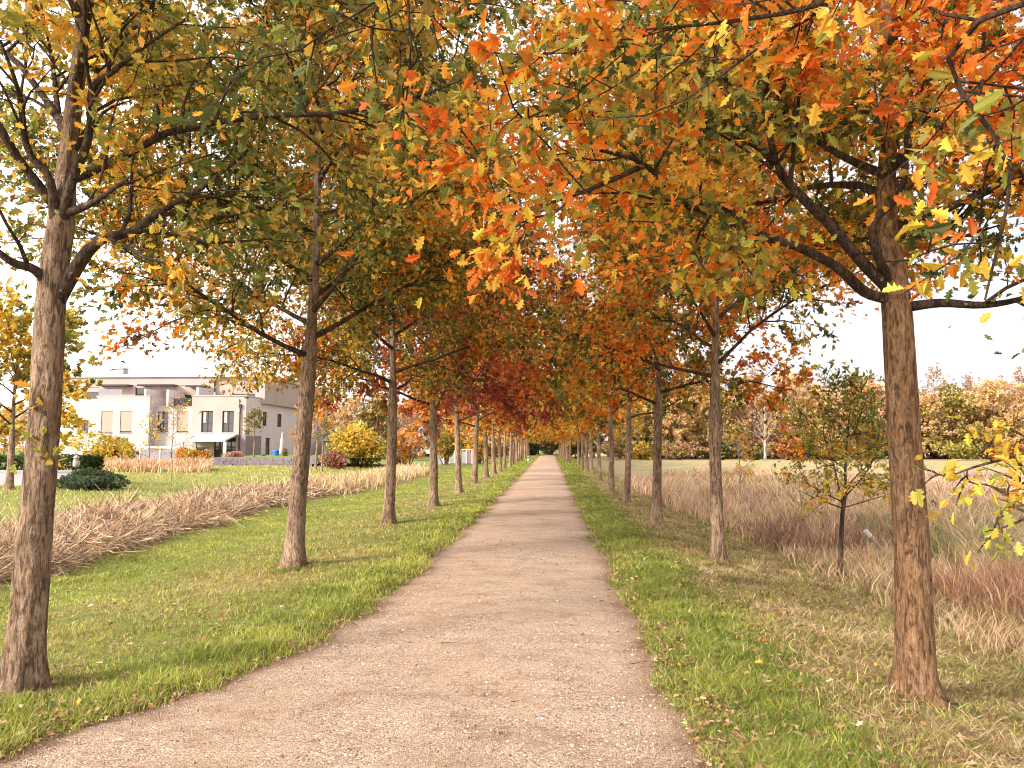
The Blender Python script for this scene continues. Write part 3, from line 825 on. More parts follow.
# low terrace wall, garden lawn
b_ = MB(); zz0 = float(H(wx(250, 58), 58))
rng = np.random.default_rng(5)
xa, xb = wx(203, 58), wx(312, 58)
x_ = xa; row = 0
for row in range(3):
    x_ = xa + (row % 2) * .25
    while x_ < xb:
        w_ = .45 + rng.random() * .35
        b_.box(x_ + .012, x_ + w_ - .012, 58 + rng.random() * .04, 58.4, zz0 - .1 + row * .25, zz0 - .1 + row * .25 + .235); x_ += w_
o = b_.build('terrace_wall', M_STONEW); tag(o, 'low dark stone wall along the garden below the house', 'wall')
gl = MB(); gl.add([(xa, 58.42, zz0 + .63), (xb + 6, 58.42, zz0 + .63), (xb + 6, 70, zz0 + .72), (xa, 70, zz0 + .72)], [(0, 1, 2, 3)])
M_LAWN = plain('garden_lawn', (.13, .20, .035), .95, 3, .25, bmp=.6)
o = gl.build('garden_lawn', M_LAWN); tag(o, kind='structure')

def at_ground(px, py, Y):
    p = at(px, py, Y); return float(p[0]), float(Y), float(H(p[0], Y))
# hedge on the left with white concrete wall
def box_hedge(name, label, x0, x1, y0, y1, z0, z1, pal, n, leaf, seed):
    rng = np.random.default_rng(seed)
    root = empty(name, ((x0 + x1) / 2, (y0 + y1) / 2, z0)); tag(root, label, 'hedge')
    m = 90
    P = np.stack([rng.uniform(x0, x1, n), rng.uniform(y0, y1, n), rng.uniform(z0, z1, n)], -1)
    f_ = rng.integers(0, 4, n)
    P[f_ == 0, 1] = y0 + rng.random((f_ == 0).sum()) * .12; P[f_ == 1, 2] = z1 - rng.random((f_ == 1).sum()) * .12; P[f_ == 2, 0] = x1 - rng.random((f_ == 2).sum()) * .12
    P += .05 * rng.normal(size=P.shape)
    cols = palette(rng, n, pal, .25)
    V, F, c = leaves(rng, P - np.array(root.location), rng.normal(size=(n, 3)), leaf, cols, 0, 0)
    link('foliage', mesh_from('foliage', V, F, M_LEAF, c), root)
    s = MB()
    for q in range(int((x1 - x0) / .5)):
        xx = x0 + .25 + q * .5; b0 = np.array([xx, (y0 + y1) / 2, z0 - .1]) - np.array(root.location)
        s.tube(walk(rng, b0, (0, 0, 1), (z1 - z0) * .9, 5, .2), np.linspace(.035, .01, 6), 5)
    s.build('stems', M_BARK2, root)
box_hedge('hedge', 'clipped dark green hedge behind the white wall at far left', -27, -19.3, 30.2, 31.4, -.15, wz(457, 30.5), [(DGREEN, 3), ((.03, .05, .02), 2), (GREEN, 1)], 9000, .13, 31)
w_ = MB(); w_.box(-27, -19.0, 28.9, 29.1, -.4, wz(472, 29)); w_.box(-27.02, -18.96, 28.87, 29.13, wz(472, 29) + .002, wz(471.2, 29) + .03)
o = w_.build('low_wall', M_CONC); tag(o, 'low white concrete wall in front of the dark hedge at far left', 'wall')
# lamp on a post by the hedge
px_, py_, pz_ = at_ground(77, 446, 28.3)
lr = empty('garden_lantern', (px_, py_, pz_)); tag(lr, 'small white garden lantern on a thin post before the dark hedge', 'lantern')
q = MB(); q.tube([(0, 0, -.1), (0, 0, wz(463, 28.3) - pz_)], [.035, .03], 8); q.build('post', M_DARKF, lr)
q = MB(); zt = wz(463, 28.3) - pz_
q.tube([(0, 0, zt - .16), (0, 0, zt - .12), (0, 0, zt + .02), (0, 0, zt + .18), (0, 0, zt + .20), (0, 0, zt + .30)], [.06, .11, .12, .08, .13, .02], 12, cap=True); q.build('lantern_head', M_WHITE, lr, True)
# closed parasol, blue bin, shrubs by the end wall
px_, py_, pz_ = at_ground(282, 446, 66)
r_ = empty('closed_parasol', (px_, py_, pz_)); tag(r_, 'closed white parasol standing by the end wall of the house', 'parasol')
q = MB(); hz = wz(432, 66) - pz_; q.tube([(0, 0, -.1), (0, 0, hz * .3)], [.05, .05], 6); q.build('pole', M_GREY, r_)
q = MB(); q.tube([(0, 0, hz * .28), (0, 0, hz * .32), (0, 0, hz * .7), (0, 0, hz)], [.03, .24, .16, .03], 10, lump=.06, rng=rng); q.build('folded_canopy', M_WHITE, r_, True)
px_, py_, pz_ = at_ground(276, 446, 67)
r_ = empty('rubbish_bin', (px_, py_, pz_ + .45)); tag(r_, 'bright blue plastic barrel beside the closed parasol', 'barrel')
q = MB(); q.tube([(0, 0, 0), (0, 0, .05), (0, 0, .35), (0, 0, .62), (0, 0, .66)], [.2, .23, .27, .26, .28], 14, cap=True); q.build('barrel_body', M_BLUE, r_, True)
q = MB(); q.tube([(0, 0, .66), (0, 0, .72), (0, 0, .74)], [.29, .28, .12], 14, cap=True); q.build('lid', M_BLUE, r_, True)

# far small sheds and roofs seen between the left trunks
def fence_panels(label, px0, px1, py0, py1, Y):
    a, b = wx(px0, Y), wx(px1, Y); z1 = wz(py0, Y, 450); z0 = float(H((a + b) / 2, Y)) - .05
    r = empty('panel_fence', ((a + b) / 2, Y, z0)); tag(r, label, 'fence'); o_ = (-(a + b) / 2, -Y, -z0)
    n = 6; xs = np.linspace(a, b, n + 1)
    for k in range(n + 1):
        q = MB(); q.box(xs[k] - .06, xs[k] + .06, Y - .06, Y + .06, z0 - .1, z1 + .05); q.build('post', M_WHITE, r).location = o_
    for k in range(n):
        q = MB(); q.box(xs[k] + .062, xs[k + 1] - .062, Y - .02, Y + .02, z0 + .05, z1 - .12); q.build('panel', M_PURP if k % 2 else M_GREY, r).location = o_
    q = MB(); q.box(a - .06, b + .06, Y - .07, Y + .07, z1 + .052, z1 + .14); q.build('rail', M_WHITE, r).location = o_
fence_panels('low white and grey panel fence between the distant left trunks', 438, 472, 450.5, 458, 74)
def shed(name, label, cat, px0, px1, py_eave, py_ridge, Y, d, wall, roof, wins=()):
    a, b = wx(px0, Y), wx(px1, Y); ze = wz(py_eave, Y, px0); zr = wz(py_ridge, Y, px0); z0 = -.3
    r = empty(name, ((a + b) / 2, Y, z0)); tag(r, label, cat); o_ = (-(a + b) / 2, -Y, -z0)
    q = MB(); q.box(a, b, Y, Y + d, z0, ze); q.add([(a, Y, ze), (a, Y + d, ze), (a, Y + d / 2, zr - .1), (b, Y, ze), (b, Y + d, ze), (b, Y + d / 2, zr - .1)], T=[(0, 2, 1), (3, 4, 5)]); q.build('wall', wall, r).location = o_
    q = MB(); e = .4
    q.add([(a - e, Y - e, ze - .15), (b + e, Y - e, ze - .15), (b + e, Y + d / 2, zr), (a - e, Y + d / 2, zr), (b + e, Y + d + e, ze - .15), (a - e, Y + d + e, ze - .15)], [(0, 1, 2, 3), (3, 2, 4, 5)]); q.build('roof', roof, r).location = o_
    for (p0, p1, q0, q1) in wins:
        q = MB(); q.box(wx(p0, Y), wx(p1, Y), Y - .06, Y - .003, wz(q1, Y, p0), wz(q0, Y, p0)); wo = q.build('window', M_DARKF, r); wo.location = o_
shed('small_house', 'small white house with dark windows beside the trunk at the row end', 'house', 322, 346, 440, 434, 92, 8, M_WALLW, M_GREY, [(328, 334.5, 445, 449.5), (337, 342, 445, 449.5)])
shed('small_house', 'distant dark roofed house showing between the third and fourth left trunks', 'house', 395, 404, 447, 441, 98, 8, M_WALLW, M_GREY, [(398, 401, 449, 453)])
# small white car seen at (415,455)
def car(px, Y):
    x0 = wx(px, Y); z0 = float(H(x0, Y)) + .45
    r = empty('parked_car', (x0, Y, z0)); tag(r, 'tiny white parked car beyond the fourth left trunk', 'car')
    prof = [(-2.1, .35), (-2.1, .75), (-1.3, .9), (-.7, 1.4), (.9, 1.42), (1.7, .95), (2.1, .85), (2.1, .35)]
    V = [(x, y, z) for y in (-.85, .85) for x, z in prof]; n = len(prof)
    me = bpy.data.meshes.new('body'); me.from_pydata(V, [], [tuple(range(n)), tuple(range(2 * n - 1, n - 1, -1))] + [(i, i + n, (i + 1) % n + n, (i + 1) % n) for i in range(n)]); me.materials.append(M_WHITE)
    link('body', me, r)
    for sx in (-1.3, 1.3):
        for sy in (-.8, .8):
            q = MB(); q.tube([(sx, sy - .1, .33), (sx, sy + .1, .33)], [.33, .33], 12, cap=True); q.build('wheel', M_DARKF, r)
    q = MB(); q.box(-.6, .85, -.868, -.853, .95, 1.33); q.build('side_window', M_GLASS, r)
    
car(415, 90)
# white marker post at the path edge
px_, py_, pz_ = gp(528, 462)
r_ = empty('marker_post', (px_, py_, pz_)); tag(r_, 'short white marker post on the left verge far down the path', 'post')
q = MB(); q.box(-.09, .09, -.05, .05, -.1, .62); q.build('post_body', M_WHITE, r_)
q = MB(); q.box(-.095, .095, -.055, .055, .40, .50); q.build('band', M_DARKF, r_)
# stake lying askew in the right ditch with a pale cap, and grey weathered stakes
def stake(label, px, py, h, lean_x, w=.035, cap=False, mat=M_WOODP):
    x, y, z = gp(px, py); r = empty('wooden_stake', (x, y, z)); tag(r, label, 'stake')
    q = MB(); P = np.array([(0, 0, -.1), (lean_x * .5, .02, h * .5), (lean_x, .03, h)]); q.tube(P, [w, w, w * .9], 7, cap=True, lump=.05, rng=rng); q.build('shaft', mat, r)
    if cap:
        d = np.array([lean_x, 0, h]); d /= np.linalg.norm(d); p = np.array([lean_x, .03, h])
        q = MB(); q.tube([p - d * .12, p + d * .02], [w * 1.55, w * 1.5], 8, cap=True); q.build('cap', M_WHITE, r)
stake('leaning pale wooden stake with a white cap left of the big right trunk', 897, 566, .62, -.52, .03, True)
stake('thin grey stake in the reeds right of the third right trunk', 763, 520, .75, .03, .018)
stake('thin grey stake beside the small yellow tree', 748, 512, .8, -.05, .02)
stake('thin upright grey stake by the second left house shrub', 171, 482, 1.0, 0.0, .03)

# ---------------------------------------------------------------- the two rows of oaks
def rel(px, py, Y, o): return at(px, py, Y) - np.array(o)
ORD = ['', 'first', 'second', 'third', 'fourth', 'fifth', 'sixth', 'seventh', 'eighth', 'ninth', 'tenth', 'eleventh', 'twelfth', 'thirteenth', 'fourteenth',
       'fifteenth', 'sixteenth', 'seventeenth', 'eighteenth', 'nineteenth', 'twentieth', 'twenty-first', 'twenty-second', 'twenty-third', 'twenty-fourth', 'twenty-fifth']
GL = 'oaks of the left row'; GR = 'oaks of the right row'
NL = 0
# right row, first: the big one with the forked limbs
o = gp(917, 700); Yt = o[1]
ax = [(0, 0, 0), rel(912, 560, Yt, o), rel(903, 430, Yt, o), rel(896, 300, Yt, o), rel(886, 190, Yt + .1, o), rel(893, 90, Yt + .15, o), rel(884, -20, Yt + .2, o), rel(880, -200, Yt + .3, o), rel(884, -360, Yt + .3, o)]
zc = 2.35
L_ = lambda *pts: [rel(x, y, Yt + d, o) for x, y, d in pts]
limbs = [(L_((893, 300, 0), (865, 292, -.1), (838, 268, -.2), (800, 248, -.35), (755, 232, -.6), (722, 205, -.8), (690, 208, -1.0), (645, 165, -1.2), (600, 150, -1.4)), .044),
         (L_((890, 290, 0), (862, 262, -.1), (830, 225, -.25), (800, 195, -.35), (778, 168, -.4), (768, 120, -.5), (765, 60, -.5), (755, 10, -.5), (740, -60, -.5)), .046),
         (L_((890, 285, 0), (876, 250, -.2), (874, 222, -.25), (895, 200, -.3), (905, 175, -.35), (908, 130, -.3), (930, 80, -.2), (945, 20, -.1)), .038),
         (L_((900, 308, 0), (940, 303, -.1), (985, 305, -.2), (1030, 296, -.3), (1090, 270, -.4)), .040),
         (L_((890, 170, .05), (920, 140, -.1), (960, 122, -.2), (1010, 110, -.3), (1070, 80, -.5)), .040),
         (L_((885, 175, .05), (850, 160, .2), (815, 140, .4), (775, 115, .5), (720, 95, .6)), .036),
         (L_((900, 240, 0), (925, 235, .1), (955, 238, .2), (1000, 225, .4)), .028),
         (L_((775, 165, -.4), (750, 135, -.6), (715, 95, -.8), (690, 75, -.9)), .026),
         (L_((645, 165, -1.2), (600, 185, -1.4), (560, 200, -1.5), (500, 215, -1.6)), .018)]
r, n = make_tree('oak_tree', 'big oak with dark forked limbs and orange leaves, nearest trunk on the right', 'tree', o, 7.9, .125,
                 [(DGREEN, 1.2), (GREEN, 2.2), (OLIVE, 1.2), (LIME, 1.8), (YELLOW, 1.8), (GOLD, 3), (ORANGE, 4.2), (DORANGE, 1.2)], 101, zc + .5, 3.2, 22,
                 dict(leaves=19, subs=5.2, twigs=6), 2, .072, cut=lambda d, z: d[1] < -.15 and d[0] < .25 and z < 4.4, axis_pts=ax, limbs=limbs, group=GR, trunk_k=28, shoots=1, fill=1.2, limb_t0=.40, bark=M_BARKR, sky_clear=lambda x, y: 1.6 + y * np.where(x > .5 * y, .12, .20))
NL += n
# left row, first
o = gp(23, 690); Yt = o[1]
ax = [(0, 0, 0), rel(33, 560, Yt, o), rel(44, 430, Yt, o), rel(52, 290, Yt, o), rel(60, 235, Yt, o), rel(66, 170, Yt + .1, o), rel(74, 100, Yt + .15, o), rel(82, 30, Yt + .2, o), rel(88, -120, Yt + .2, o), rel(90, -330, Yt + .2, o)]
limbs = [(L_((58, 300, 0), (80, 262, -.05), (100, 240, -.1), (130, 232, -.05), (160, 212, 0), (205, 185, .1), (250, 150, .2)), .050),
         (L_((52, 290, 0), (35, 270, -.1), (12, 262, -.2), (-20, 240, -.3), (-60, 230, -.4)), .040),
         (L_((62, 215, 0), (88, 205, -.1), (112, 190, -.15), (132, 175, -.2)), .030),
         (L_((60, 230, 0), (72, 180, -.1), (88, 140, -.2), (92, 90, -.2), (115, 70, -.3), (150, 42, -.4), (185, 20, -.5)), .036),
         (L_((56, 240, 0), (50, 180, -.1), (28, 150, -.2), (18, 90, -.3), (0, 40, -.4)), .034),
         (L_((68, 170, .1), (58, 110, .2), (52, 60, .3), (40, 0, .3)), .028),
         (L_((66, 160, .1), (92, 120, .2), (98, 60, .3), (110, 0, .4)), .030)]
r, n = make_tree('oak_tree', 'nearest oak on the left with bare looking limbs and sparse yellow green leaves', 'tree', o, 7.6, .106,
                 [(GREEN, 2.6), (OLIVE, 3.6), (LIME, 2), (GOLD, 3), (YELLOW, 1)], 102, 3.1, 2.9, 13, dict(leaves=12, subs=4.6), 2, .072, elev=(38, 64), axis_pts=ax, limbs=limbs, group=GL, trunk_k=28, shoots=4, fill=.6)
NL += n
# trees just behind / beside the viewer whose limbs reach into the top of the picture
o = (2.75, -.15, float(H(2.75, -.15))); Yt = 0; HT = at(832, 380, 3.0)
lim = [
       ([(0, 0, 2.4), (-.2, 1.0, 2.8), tuple(rel(980, 20, 2.6, o)), tuple(rel(1010, 170, 2.8, o)), tuple(rel(985, 300, 2.9, o))], .018),
       ([(0, 0, 2.6), (-.5, 1.0, 3.0), tuple(rel(930, -60, 2.8, o)), tuple(rel(830, 0, 3.1, o)), tuple(rel(740, 20, 3.4, o)), tuple(rel(640, 30, 3.6, o))], .026)]
r, n = make_tree('oak_tree', 'oak beside the viewer whose branches hang large orange leaves in the upper right', 'tree', o, 7.8, .14,
                 [(DGREEN, 1.8), (GREEN, 2.6), (OLIVE, 1.5), (LIME, 2), (YELLOW, 2), (GOLD, 2.2), (ORANGE, 3), (DORANGE, .6)], 103, 3.7, 3.0, 12, dict(leaves=10, twigs=5), 2, .076, limbs=lim, group=GR, fill=.35,
                 cut=lambda d, z: d[1] < -.3, sky_clear=lambda x, y: 1.6 + y * np.where(x < .44 * y, .44, .165))
NL += n
o = (-3.7, .1, float(H(-3.7, .1)))
lim = [([(0, 0, 2.8), (.6, .8, 3.6), tuple(rel(300, -160, 3.0, o)), tuple(rel(395, -50, 3.2, o)), tuple(rel(412, 50, 3.2, o))], .022)]
r, n = make_tree('oak_tree', 'oak beside the viewer reaching green gold leaves into the upper left', 'tree', o, 7.8, .14,
                 [(DGREEN, 1.4), (GREEN, 2.2), (OLIVE, 2.6), (LIME, 1.6), (YELLOW, 1), (GOLD, 2.6), (ORANGE, 1.8)], 104, 3.9, 3.0, 13, dict(leaves=9, twigs=5), 2, .066, limbs=lim, group=GL, cut=lambda d, z: d[1] < -.1, sky_clear=lambda x, y: 1.6 + y * .40)
NL += n
specs = [
 ('L', 293, 568, .122, 8.8, 2.8, 3.5, [(DGREEN, 1.8), (GREEN, 2.8), (OLIVE, 4.4), (LIME, 1.6), (GOLD, 3.4), (ORANGE, 1.3), (BROWN, .6)], 'tall oak with dense green and gold crown, second trunk on the left', dict(leaves=15, subs=5.6, twigs=6, sublen=1.15), 1, .082, 24),
 ('L', 388, 524, .115, 8.6, 2.7, 3.4, [(DGREEN, 2.0), (GREEN, 2.6), (OLIVE, 4), (LIME, 1), (GOLD, 2.8), (BROWN, .7), (ORANGE, .8), (RUST, .6), (RED, .2)], 'oak with green crown turning red at its base, third trunk on the left', dict(leaves=15, subs=5.2, twigs=6), 1, .09, 21),
 ('L', 433, 506, .118, 8.2, 2.4, 3.4, [(CRIMSON, 2.4), (RED, 2), (RUST, 2.2), (BROWN, 1.6), (DORANGE, 1), (GREEN, .5)], 'oak with deep red crown, fourth trunk on the left', dict(leaves=16), 1, .125, 17),
 ('L', 458.6, 492.5, .11, 8.2, 2.4, 3.3, [(CRIMSON, 1.8), (RED, 1.6), (RUST, 2.2), (DORANGE, 1.6), (GOLD, 1)], 'oak with crimson and rust crown, fifth trunk on the left', dict(leaves=16), 1, .13, 16),
 ('L', 474.5, 483.4, .125, 8.2, 2.4, 3.3, [(CRIMSON, 2), (RED, 1), (BROWN, 1.6), (RUST, 1.6), (GOLD, 1)], 'oak with brownish red crown and leaning stem, sixth trunk on the left', dict(leaves=16), 0, .15, 15),
 ('R', 719, 563, .098, 8.4, 2.8, 3.1, [(DGREEN, 1), (GREEN, 3.0), (OLIVE, 1.8), (YELLOW, 1.2), (GOLD, 2.4), (ORANGE, 2.8), (DORANGE, .9)], 'slim oak with an open orange crown, second trunk on the right', dict(leaves=13, subs=5.2, twigs=6), 1, .088, 20),
 ('R', 657, 523, .11, 8.4, 2.6, 3.3, [(GREEN, 2.6), (DGREEN, 1.2), (YELLOW, 1), (GOLD, 2.2), (ORANGE, 2.8), (DORANGE, 1.2)], 'oak with orange and green crown, third trunk on the right', dict(leaves=16), 1, .115, 17),
 ('R', 627, 502.6, .10, 8.2, 2.5, 3.3, [(GREEN, 2), (DGREEN, 1.4), (OLIVE, 1.5), (LIME, 1), (GOLD, 2.4), (ORANGE, 2)], 'oak with mostly green and gold crown, fourth trunk on the right', dict(leaves=14), 1, .12, 16),
 ('R', 611, 492, .11, 8.0, 2.5, 3.2, [(OLIVE, 2), (GREEN, 1.4), (GOLD, 2), (YELLOW, 1)], 'thinly leaved oak with visible dark limbs, fifth trunk on the right', dict(leaves=8), 1, .12, 16),
 ('R', 599.6, 481, .10, 8.0, 2.4, 3.3, [(GOLD, 3), (YELLOW, 1.2), (ORANGE, 2), (GREEN, 1)], 'oak with golden crown, sixth trunk on the right', dict(leaves=16), 0, .15, 15)]
for k, (sd, px, py, rr_, hh, cb, crr, pal, lab, cf, det, lf, nl_) in enumerate(specs):
    o = gp(px, py)
    ln_ = {474.5: (.55, 0), 293: (.08, 0), 719: (-.05, 0)}.get(px, (0, 0))
    fl_ = {293: 1.5, 388: 1.5, 433: .8, 458.6: .5, 719: .75, 657: .8, 627: .6, 611: .1}.get(px, .4)
    r, n = make_tree('oak_tree', lab, 'tree', o, hh, rr_, pal, 200 + k, cb, crr, nl_, cf, det, lf, lean=ln_, group=GL if sd == 'L' else GR, trunk_k=18, fill=fl_)
    NL += n
# distant ones: four models, copied
protos = []
for k, (pal, nm) in enumerate([([(ORANGE, 2.4), (DORANGE, 1.4), (GOLD, 2.4), (YELLOW, 1)], 'orange'), ([(GOLD, 3), (YELLOW, 2), (ORANGE, 1), (OLIVE, 1)], 'golden'),
                               ([(GREEN, 2), (DGREEN, 2), (OLIVE, 2), (GOLD, 1.2)], 'green'), ([(RUST, 1), (BROWN, 1), (DORANGE, 1.4), (GOLD, 3), (ORANGE, 1)], 'rusty gold')]):
    r, n = make_tree('oak_tree', 'x', 'tree', (0, 0, -200), 7.6 + .2 * k, .12, pal, 300 + k, 2.35, 3.3, 15, dict(leaves=10, twigs=4, subs=4), 0, .19, parts=False, trunk_k=10, group='x')
    protos.append((r, nm)); NL += n
rng = np.random.default_rng(77)
used = set()
far_l = [(486, 477.7), (494, 474.5), (500, 471.4)]; far_r = [(591.8, 473.5), (587, 471.6), (581.8, 468.4), (578.8, 465.6)]
seqL = [0, 1, 0, 1, 1, 0, 2, 0, 1, 0, 1, 3, 0, 1, 2, 0, 1, 0, 2]; seqR = [1, 0, 1, 2, 1, 1, 0, 1, 2, 0, 1, 1, 3, 0, 2, 1, 0, 2, 1]
for side, known, seq in (('left', far_l, seqL), ('right', far_r, seqR)):
    y = None
    for k in range(18):
        idx_ = 7 + k
        if k < len(known): x, y, z = gp(*known[k])
        else:
            y += 5.0 + rng.normal() * .25
            x = (-2.88 if side == 'left' else 2.12) + rng.normal() * .05; z = float(H(x, y))
        if y > 128: break
        p, nm = protos[seq[k]]
        lab = 'distant %s oak down the lane, %s trunk on the %s' % (nm, ORD[idx_], side)
        sc = 1 + rng.normal() * .05
        if seq[k] not in used:
            used.add(seq[k]); p.location = (x, y, z); p.rotation_euler = (0, 0, rng.random() * 6.28); p['label'] = lab; p['group'] = GL if side == 'left' else GR
        else: copy_thing(p, (x, y, z), rng.random() * 6.28, (sc, sc, sc * (1 + rng.normal() * .03)), lab, GL if side == 'left' else GR)
print('leaves', NL)

# ---------------------------------------------------------------- small trees near the rows
o = gp(840, 577)
ax = [(0, 0, 0), rel(842, 520, o[1], o), rel(845, 495, o[1], o), rel(846, 455, o[1], o), rel(850, 410, o[1], o), rel(852, 380, o[1], o)]
lm = [([rel(842, 505, o[1], o), rel(835, 470, o[1], o), rel(825, 440, o[1], o), rel(822, 410, o[1], o)], .018), ([rel(842, 500, o[1], o), rel(868, 470, o[1], o), rel(885, 430, o[1] + .2, o)], .016),
      ([rel(842, 508, o[1], o), rel(815, 498, o[1] - .2, o), rel(795, 488, o[1] - .3, o)], .013), ([rel(842, 508, o[1], o), rel(870, 500, o[1] + .2, o), rel(900, 490, o[1] + .3, o)], .013)]
make_tree('oak_sapling', 'young oak sapling with thin dark stem in the right ditch, left of the big trunk', 'tree', o, 3.2, .042,
          [(GREEN, 2.4), (OLIVE, 1.4), (LIME, 4), (GOLD, 1.4), (YELLOW, 1.6)], 401, 1.2, .9, 12, dict(leaves=6, sublen=.5, twigs=5, twiglen=.24, subs=5.5), 1, .08, axis_pts=ax, limbs=lm, bark=M_BARK2, trunk_k=10, fill=.3)
o = (2.75, 3.0, float(H(2.75, 3.0)))
lm = [([(0, 0, 1.5), rel(1120, 470, 3.0, o), rel(1040, 455, 2.95, o), rel(985, 464, 2.9, o), rel(945, 478, 2.9, o)], .012), ([(0, 0, 1.3), rel(1100, 530, 2.9, o), rel(1050, 505, 2.8, o), rel(1000, 508, 2.8, o)], .010),
      ([(0, 0, 1.55), rel(1090, 500, 3.3, o), rel(1010, 485, 3.3, o)], .009)]
make_tree('oak_sapling', 'bright yellow leafed young oak twigs reaching in from the right edge', 'tree', o, 2.2, .035,
          [(YELLOW, 5), (GOLD, 1.6), (LIME, 1.2)], 402, 1.5, .5, 2, dict(leaves=5.5, sublen=.16, twigs=3, twiglen=.10, subs=6), 2, .046, limbs=lm, bark=M_BARK2, trunk_k=10)
o = gp(741, 503)
make_tree('young_tree', 'small yellow tree with a pale stem among the dry reeds', 'tree', o, 2.35, .05, [(GOLD, 3), (YELLOW, 2), (PINKB, 1), (ORANGE, 1)], 403, .75, .85, 9,
          dict(leaves=4, sublen=.4, twigs=4, twiglen=.2, subs=5), 0, .10, bark=M_BARK3, trunk_k=8)
x, y, z = at_ground(12, 446, 26.5)
make_tree('young_tree', 'yellow leafed tree standing before the white wall at the left edge', 'tree', (x, y, z), 5.6, .13, [(YELLOW, 3), (GOLD, 3), (OLIVE, 2), (LIME, 1.4), (GREEN, 1)], 404, 1.9, 2.7, 14,
          dict(leaves=13, sublen=.9, subs=5), 0, .16, trunk_k=10)
for (px, Y, hh, pal, cb, cr_, lv, lab, lf) in [
    (171, 55, 5.0, [(PINKB, 2), (GOLD, 2), (YELLOW, 1)], 1.0, 1.5, 2.2, 'thin nearly bare birch with pale yellow leaves before the house', .15),
    (150, 57, 3.8, [(YELLOW, 2), (GOLD, 2)], .6, .9, 2.0, 'slight young yellow tree left of the thin birch before the house', .15),
    (254, 60, 3.7, [(OLIVE, 2), (BROWN, 1), (GREEN, 1)], 2.1, .55, 8, 'lollipop shaped young tree on the garden lawn beside the end wall', .14),
    (316, 52, 5.4, [(ORANGE, 2), (GOLD, 2), (RUST, 1)], 2.2, 1.6, 5, 'orange leafed garden tree right of the house end wall', .2),
    (322, 50, 3.2, [(GREEN, 1), (OLIVE, 1)], 1.8, .6, 3, 'slender staked tree beside the orange garden tree', .15)]:
    x, y, z = at_ground(px, 446, Y)
    if px == 254: z = zz0 + .62
    make_tree('garden_tree', lab, 'tree', (x, y, z), hh, .07 if px != 316 else .1, pal, 500 + px, cb, cr_, 8, dict(leaves=lv, sublen=.5 if hh < 4.5 else .8, twigs=4, subs=4), 0, lf, parts=False, trunk_k=8)

# ---------------------------------------------------------------- shrubs
def shrub(name, label, cat, loc, rx, ry, hz, pal, n, leaf, seed, group=None, stems=9, lumps=7, mat=None, up=.0):
    rng = np.random.default_rng(seed); r = empty(name, loc); tag(r, label, cat, group)
    s = MB(); tips = []
    for q in range(stems):
        a = rng.random() * 6.28; d = np.array([math.cos(a) * rx, math.sin(a) * ry, hz * (1.0 + rng.random())]) ; d /= np.linalg.norm(d)
        W = walk(rng, (0.1 * rng.normal() * rx, .1 * rng.normal() * ry, -.05), d, hz * (.6 + .4 * rng.random()), 5, .15); s.tube(W, np.linspace(.03 * hz / 2 + .008, .006, 6), 5)
    s.build('stems', M_BARK2, r)
    a = rng.random(lumps) * 6.28; rad = rng.random(lumps) ** .5 * .62
    Cn = np.stack([np.cos(a) * rad * rx, np.sin(a) * rad * ry, hz * (.25 + .5 * rng.random(lumps))], -1)
    Cr = np.stack([np.full(lumps, rx), np.full(lumps, ry), np.full(lumps, hz * .5)], -1) * (.35 + .25 * rng.random((lumps, 1)))
    k = rng.integers(0, lumps, n)
    u = rng.normal(size=(n, 3)); u /= np.linalg.norm(u, axis=1, keepdims=True); u *= (.55 + .5 * rng.random((n, 1)) ** .6)
    P = Cn[k] + u * Cr[k]; P[:, 2] = np.abs(P[:, 2])
    D = u.copy(); D[:, 2] += up
    cols = palette(rng, n, pal, .2, clump_idx(rng, P * 2, k, pal, .5))
    V, F, c = leaves(rng, P, D, leaf, cols, 0, 0 if up else .2)
    link('foliage', mesh_from('foliage', V, F, mat or M_LEAF, c), r); return r
def sh(name, label, px, Y, wpx, top, pal, leaf, seed, n=1600, ry=None, **kw):
    x, y, z = at_ground(px, 446, Y); rx = wpx / F_PX * Y / 2; hz = float(at(px, top, Y)[2]) - z
    return shrub(name, label, 'shrub', (x, y, z), rx, ry or rx * .8, hz, pal, n, leaf, seed, **kw)
sh('willow_shrub', 'wide yellow green willow shrub before the patio screen', 106, 51, 66, 433, [(YELLOW, 2), (OLIVE, 2), (GOLD, 2), (LIME, 1)], .22, 601, 2600)
sh('juniper_shrub', 'low spreading grey green juniper beside the white wall', 92, 28, 62, 469, [((.12, .17, .11), 3), (DGREEN, 2), (GREEN, 1)], .12, 602, 3500)
sh('garden_shrub', 'red and yellow leafed shrub left of the terrace canopy', 200, 58.5, 34, 446, [(LIME, 1.5), (YELLOW, 2), (DORANGE, 1.5), (RED, 1.5)], .17, 603, 1700)
sh('garden_shrub', 'pink flowering shrub under the canopy corner post', 232, 62, 24, 449, [((.62, .28, .22), 2), ((.55, .35, .3), 2), (GREEN, 1)], .16, 604, 900)
sh('garden_shrub', 'orange shrub between the patio screen and the canopy', 184, 61, 18, 447, [(ORANGE, 2), (GOLD, 2), (PINKB, 1)], .17, 605, 800)
sh('box_ball', 'small round dark box shrub beside the end wall door', 264, 66, 7, 455, [(DGREEN, 1), (GREEN, .6)], .12, 606, 500)
sh('box_ball', 'round dark box shrub just right of the second trunk', 311, 66, 9, 454, [(DGREEN, 1), (GREEN, .6)], .12, 607, 500)
sh('potted_shrub', 'small dark shrub just right of the closed parasol', 285, 65, 6, 447, [(BROWN, 1), (GREEN, 1)], .12, 608, 350)
sh('red_shrub', 'red brown shrub to the right of the house below the yellow trees', 335, 56, 30, 450, [((.36, .16, .12), 2), (RUST, 1), (GREEN, .7), (PINKB, 1)], .2, 609, 1500)
